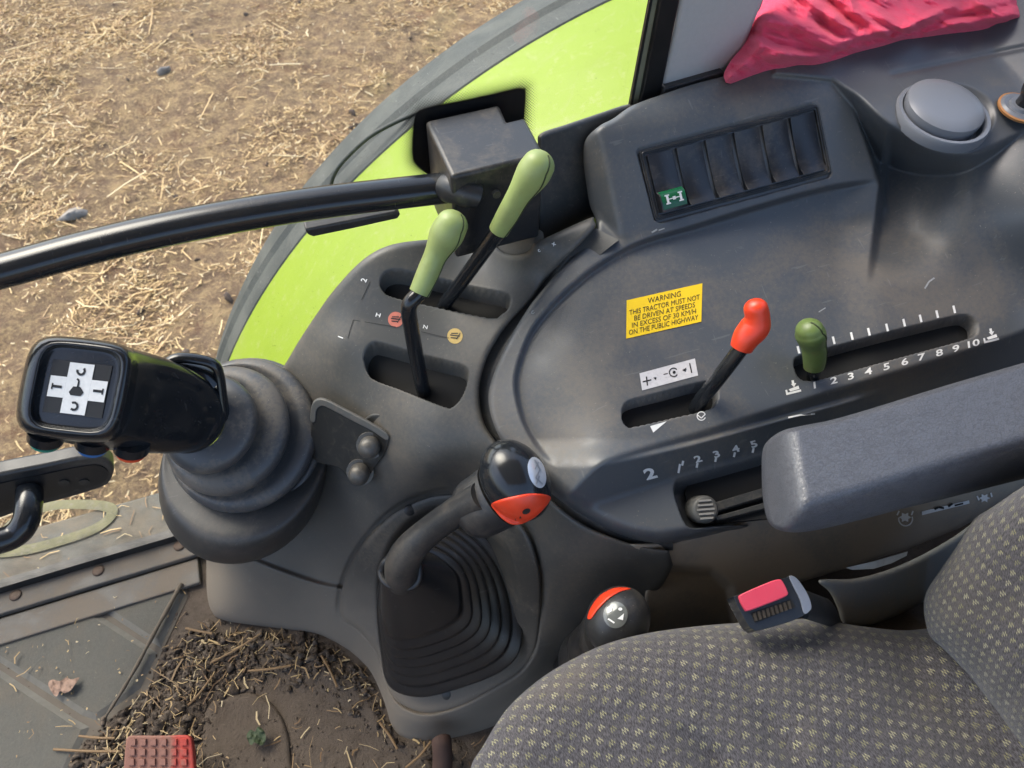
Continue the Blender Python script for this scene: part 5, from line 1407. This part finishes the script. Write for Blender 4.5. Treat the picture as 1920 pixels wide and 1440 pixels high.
# kick the straw about: most of it lies in the heap
sp1 = np.vstack([scatter(260, corep, 11), scatter(200, heap, 12), scatter(260, widep, 13)])
n_ = len(sp1)
zs = np.array([float(heap_h(np.array([p[0]]), np.array([p[1]]))[0]) for p in sp1]); zs = np.maximum(zs, .0065 * 0 + .001)
inmat = inside(sp1[:, 0], sp1[:, 1], np.array([pt(x, y, z=0)[:2] for x, y in [(-60, 1200), (350, 1090), (272, 1290), (120, 1460), (60, 1600), (-60, 1600)]]))
zs = np.where(inside(sp1[:, 0], sp1[:, 1], humpw), np.maximum(zs, .006), zs)
zs = np.where(inmat, np.maximum(zs, .0068), zs)
ln = r.lognormal(math.log(.011), .7, n_).clip(.003, .075); rd = r.lognormal(math.log(.00060), .4, n_).clip(.0003, .0018)
ln[inmat & (r.rand(n_) < .8)] = .003
V, F = stalks(np.stack([sp1[:, 0], sp1[:, 1], zs + .0015 + r.rand(n_) * .004], 1), r.uniform(0, 6.28, n_), ln, rd, r.normal(0, .18, n_), r.normal(0, .12, n_))
tag(obj("floor_straw", V, F, m_straw_dusty, smooth=False), "broken dusty straw lying in the dirt on the cab floor", "straw", kind="stuff")
long_ = [((100, 1405), (225, 1409), "short bright straw beside the left edge of the red pedal"), ((148, 1380), (215, 1384), "pale straw just above the pedal corner on the dirt heap"), ((340, 1335), (400, 1265), "long tan straw standing out across the middle of the dirt"), ((465, 1258), (545, 1248), "bent pale straw near the console foot"), ((395, 1243), (490, 1187), "pale straw along the upper edge of the dirt heap"),
         ((712, 1355), (745, 1405), "thick tan straw lying against the console toe"), ((600, 1225), (632, 1288), "thick flattened straw at the right end of the dirt heap"), ((760, 1440), (808, 1390), "thin straw beside the rusty peg"), ((1012, 1280), (1072, 1222), "thin straw on the floor left of the range lever"), ((348, 1178), (398, 1188), "thin straw touching the console foot corner")]
for (x0, y0), (x1, y1), lab in long_:
    a = pt(x0, y0, z=.010); b_ = pt(x1, y1, z=.013); m0 = (a + b_) / 2 + np.array([.002, -.002, .001])
    tag(tube("straw_stalk", smooth3([a, m0, b_], 4), [(.0016, .0011)] * 9, m_straw_dusty, None, 8), lab, "straw", "long straws on the cab floor")
tw = smooth3([pt(x, y, z=z) for x, y, z in [(340, 1094, .012), (318, 1135, .012), (290, 1185, .013), (262, 1238, .014), (235, 1285, .014), (212, 1322, .014), (197, 1345, .012)]], 5)
tag(tube("twig", tw, list(np.linspace(.0034, .0018, len(tw)) + .0004 * np.sin(np.arange(len(tw)) * 1.3)), simple("twig_bark", (.115, .09, .065), .85, var=.35, scale=120, grain=.6), None, 10), "long thin brown twig lying across the mat joint", "twig")
def leaf(name, px, z0, mat, lab, cat, amp, seed):
    p = np.array(px, float); 
    def hoff(x, y): return -amp * (.6 + 1.6 * (fbm(x / 14., y / 14., 3, seed) - .3))
    o = sheet(name, lambda x, y: 1 / depth(x, y, z=z0), p, mat, None, 1.5, None, .0006, depth_off=hoff)
    return tag(o, lab, cat)
leaf("dry_leaf", curve([(90, 1282), (98, 1274), (112, 1277), (124, 1270), (134, 1274), (149, 1270), (140, 1284), (132, 1295), (120, 1300), (113, 1295), (106, 1306), (97, 1298)], True, 3), .008, simple("dry_leaf_brown", (.25, .16, .115), .8, var=.35, scale=150), "small curled dry brown leaf on the mat pad", "leaf", .006, 3)
leaf("green_leaf", curve([(462, 1380), (470, 1368), (478, 1372), (484, 1362), (496, 1372), (498, 1388), (490, 1398), (478, 1392), (470, 1397)], True, 3), .014, simple("dull_green_leaf", (.030, .048, .018), .7, var=.5, scale=200), "crumpled dark green leaf scrap on the floor dirt", "leaf", .007, 9)
# raised hump of floor covering under the dirt, to the right of the pedal
hump = curve([(380, 1345), (420, 1310), (470, 1300), (510, 1320), (535, 1360), (545, 1420), (545, 1540), (380, 1540)], True, 5)
hm = sheet("floor_plate", lambda x, y: 1 / depth(x, y, z=.006), hump, m_floor, None, 4, (12, .004), .01)
tag(hm, "dusty brown floor plate with rounded corner right of the red pedal", "floor plate")

ped = thing("foot_pedal", "small worn red foot pedal with square studs half covered in mud", "pedal", pt(297, 1440, z=.05))
def red_mat():
    t = NT("muddy_red_rubber")
    x = t.n("ShaderNodeSeparateXYZ", {"Vector": t.pos}).outputs[0]
    e = t.math('ADD', t.math('MULTIPLY', x, 16.0), t.math('MULTIPLY', t.noise(40, 5, .7), 1.5))
    f = t.ramp(e, -4.42, -3.92, .85, .10)
    c = t.mix(f, (.42, .035, .022), (.20, .12, .085))
    return t.out(Base_Color=c, Roughness=.65, Normal=t.bump(t.noise(300, 3), .4, .001))
m_red = red_mat()
qP = plane3((240, 1380, .072), (355, 1380, .072), (236, 1440, .060))
pp = curve([(235, 1392), (238, 1383), (248, 1379), (300, 1379), (346, 1378), (356, 1382), (360, 1394), (364, 1440), (366, 1500), (228, 1500), (231, 1440)], True, 3)
slab("pad", pp, qP, .012, (0, .2, -1), m_red, ped, .003)
studs = []
e1_ = (pt(320, 1400, 1 / float(qP(np.array(320.), np.array(1400.)))) - pt(280, 1400, 1 / float(qP(np.array(280.), np.array(1400.))))); e1_ /= np.linalg.norm(e1_)
e2_ = (pt(280, 1380, 1 / float(qP(np.array(280.), np.array(1380.)))) - pt(280, 1430, 1 / float(qP(np.array(280.), np.array(1430.))))); e2_ /= np.linalg.norm(e2_)
e3_ = np.cross(e1_, e2_)
for j in range(5):
    for i in range(6):
        x, y = 250 + i * 19.2 - j * .8 + (i - 2.5) * j * .25, 1391 + j * 18.5
        c = pt(x, y, 1 / float(qP(np.array(float(x)), np.array(float(y)))))
        v, f = box_mesh(c, e1_, e2_, e3_, (.0036, .0036, .0030)); v = [np.array(a) for a in v]
        studs.append((v, f))
obj("studs", *merge(studs), m_red, ped, False)
tube("pedal_arm", smooth3([pt(298, 1470, z=.045), pt(300, 1520, z=.02), pt(300, 1600, z=.0)], 4), .010, m_steel, ped, 12)
rp = thing("rusty_peg", "short rusty steel peg on the floor in front of the seat", "peg", pt(832, 1430, z=0))
tube("peg", smooth3([pt(826, 1480, z=.0), pt(830, 1425, z=.035), pt(828, 1392, z=.055), pt(827, 1384, z=.057)], 5), list(np.interp(np.linspace(0, 1, 16), [0, .9, 1], [.013, .012, .008])), simple("rusty_steel", (.085, .048, .035), .8, .2, .4, 60, .5), rp, 16)
# scuffs and rubbed spots on the deck
sc_marks = [line2([(1734, 541), (1742, 528), (1752, 521)], 3.0), line2([(1535, 585), (1548, 577)], 2.0)]
lift("scuff_marks", *merge(sc_marks), qMs, m_faint, console, .0007)
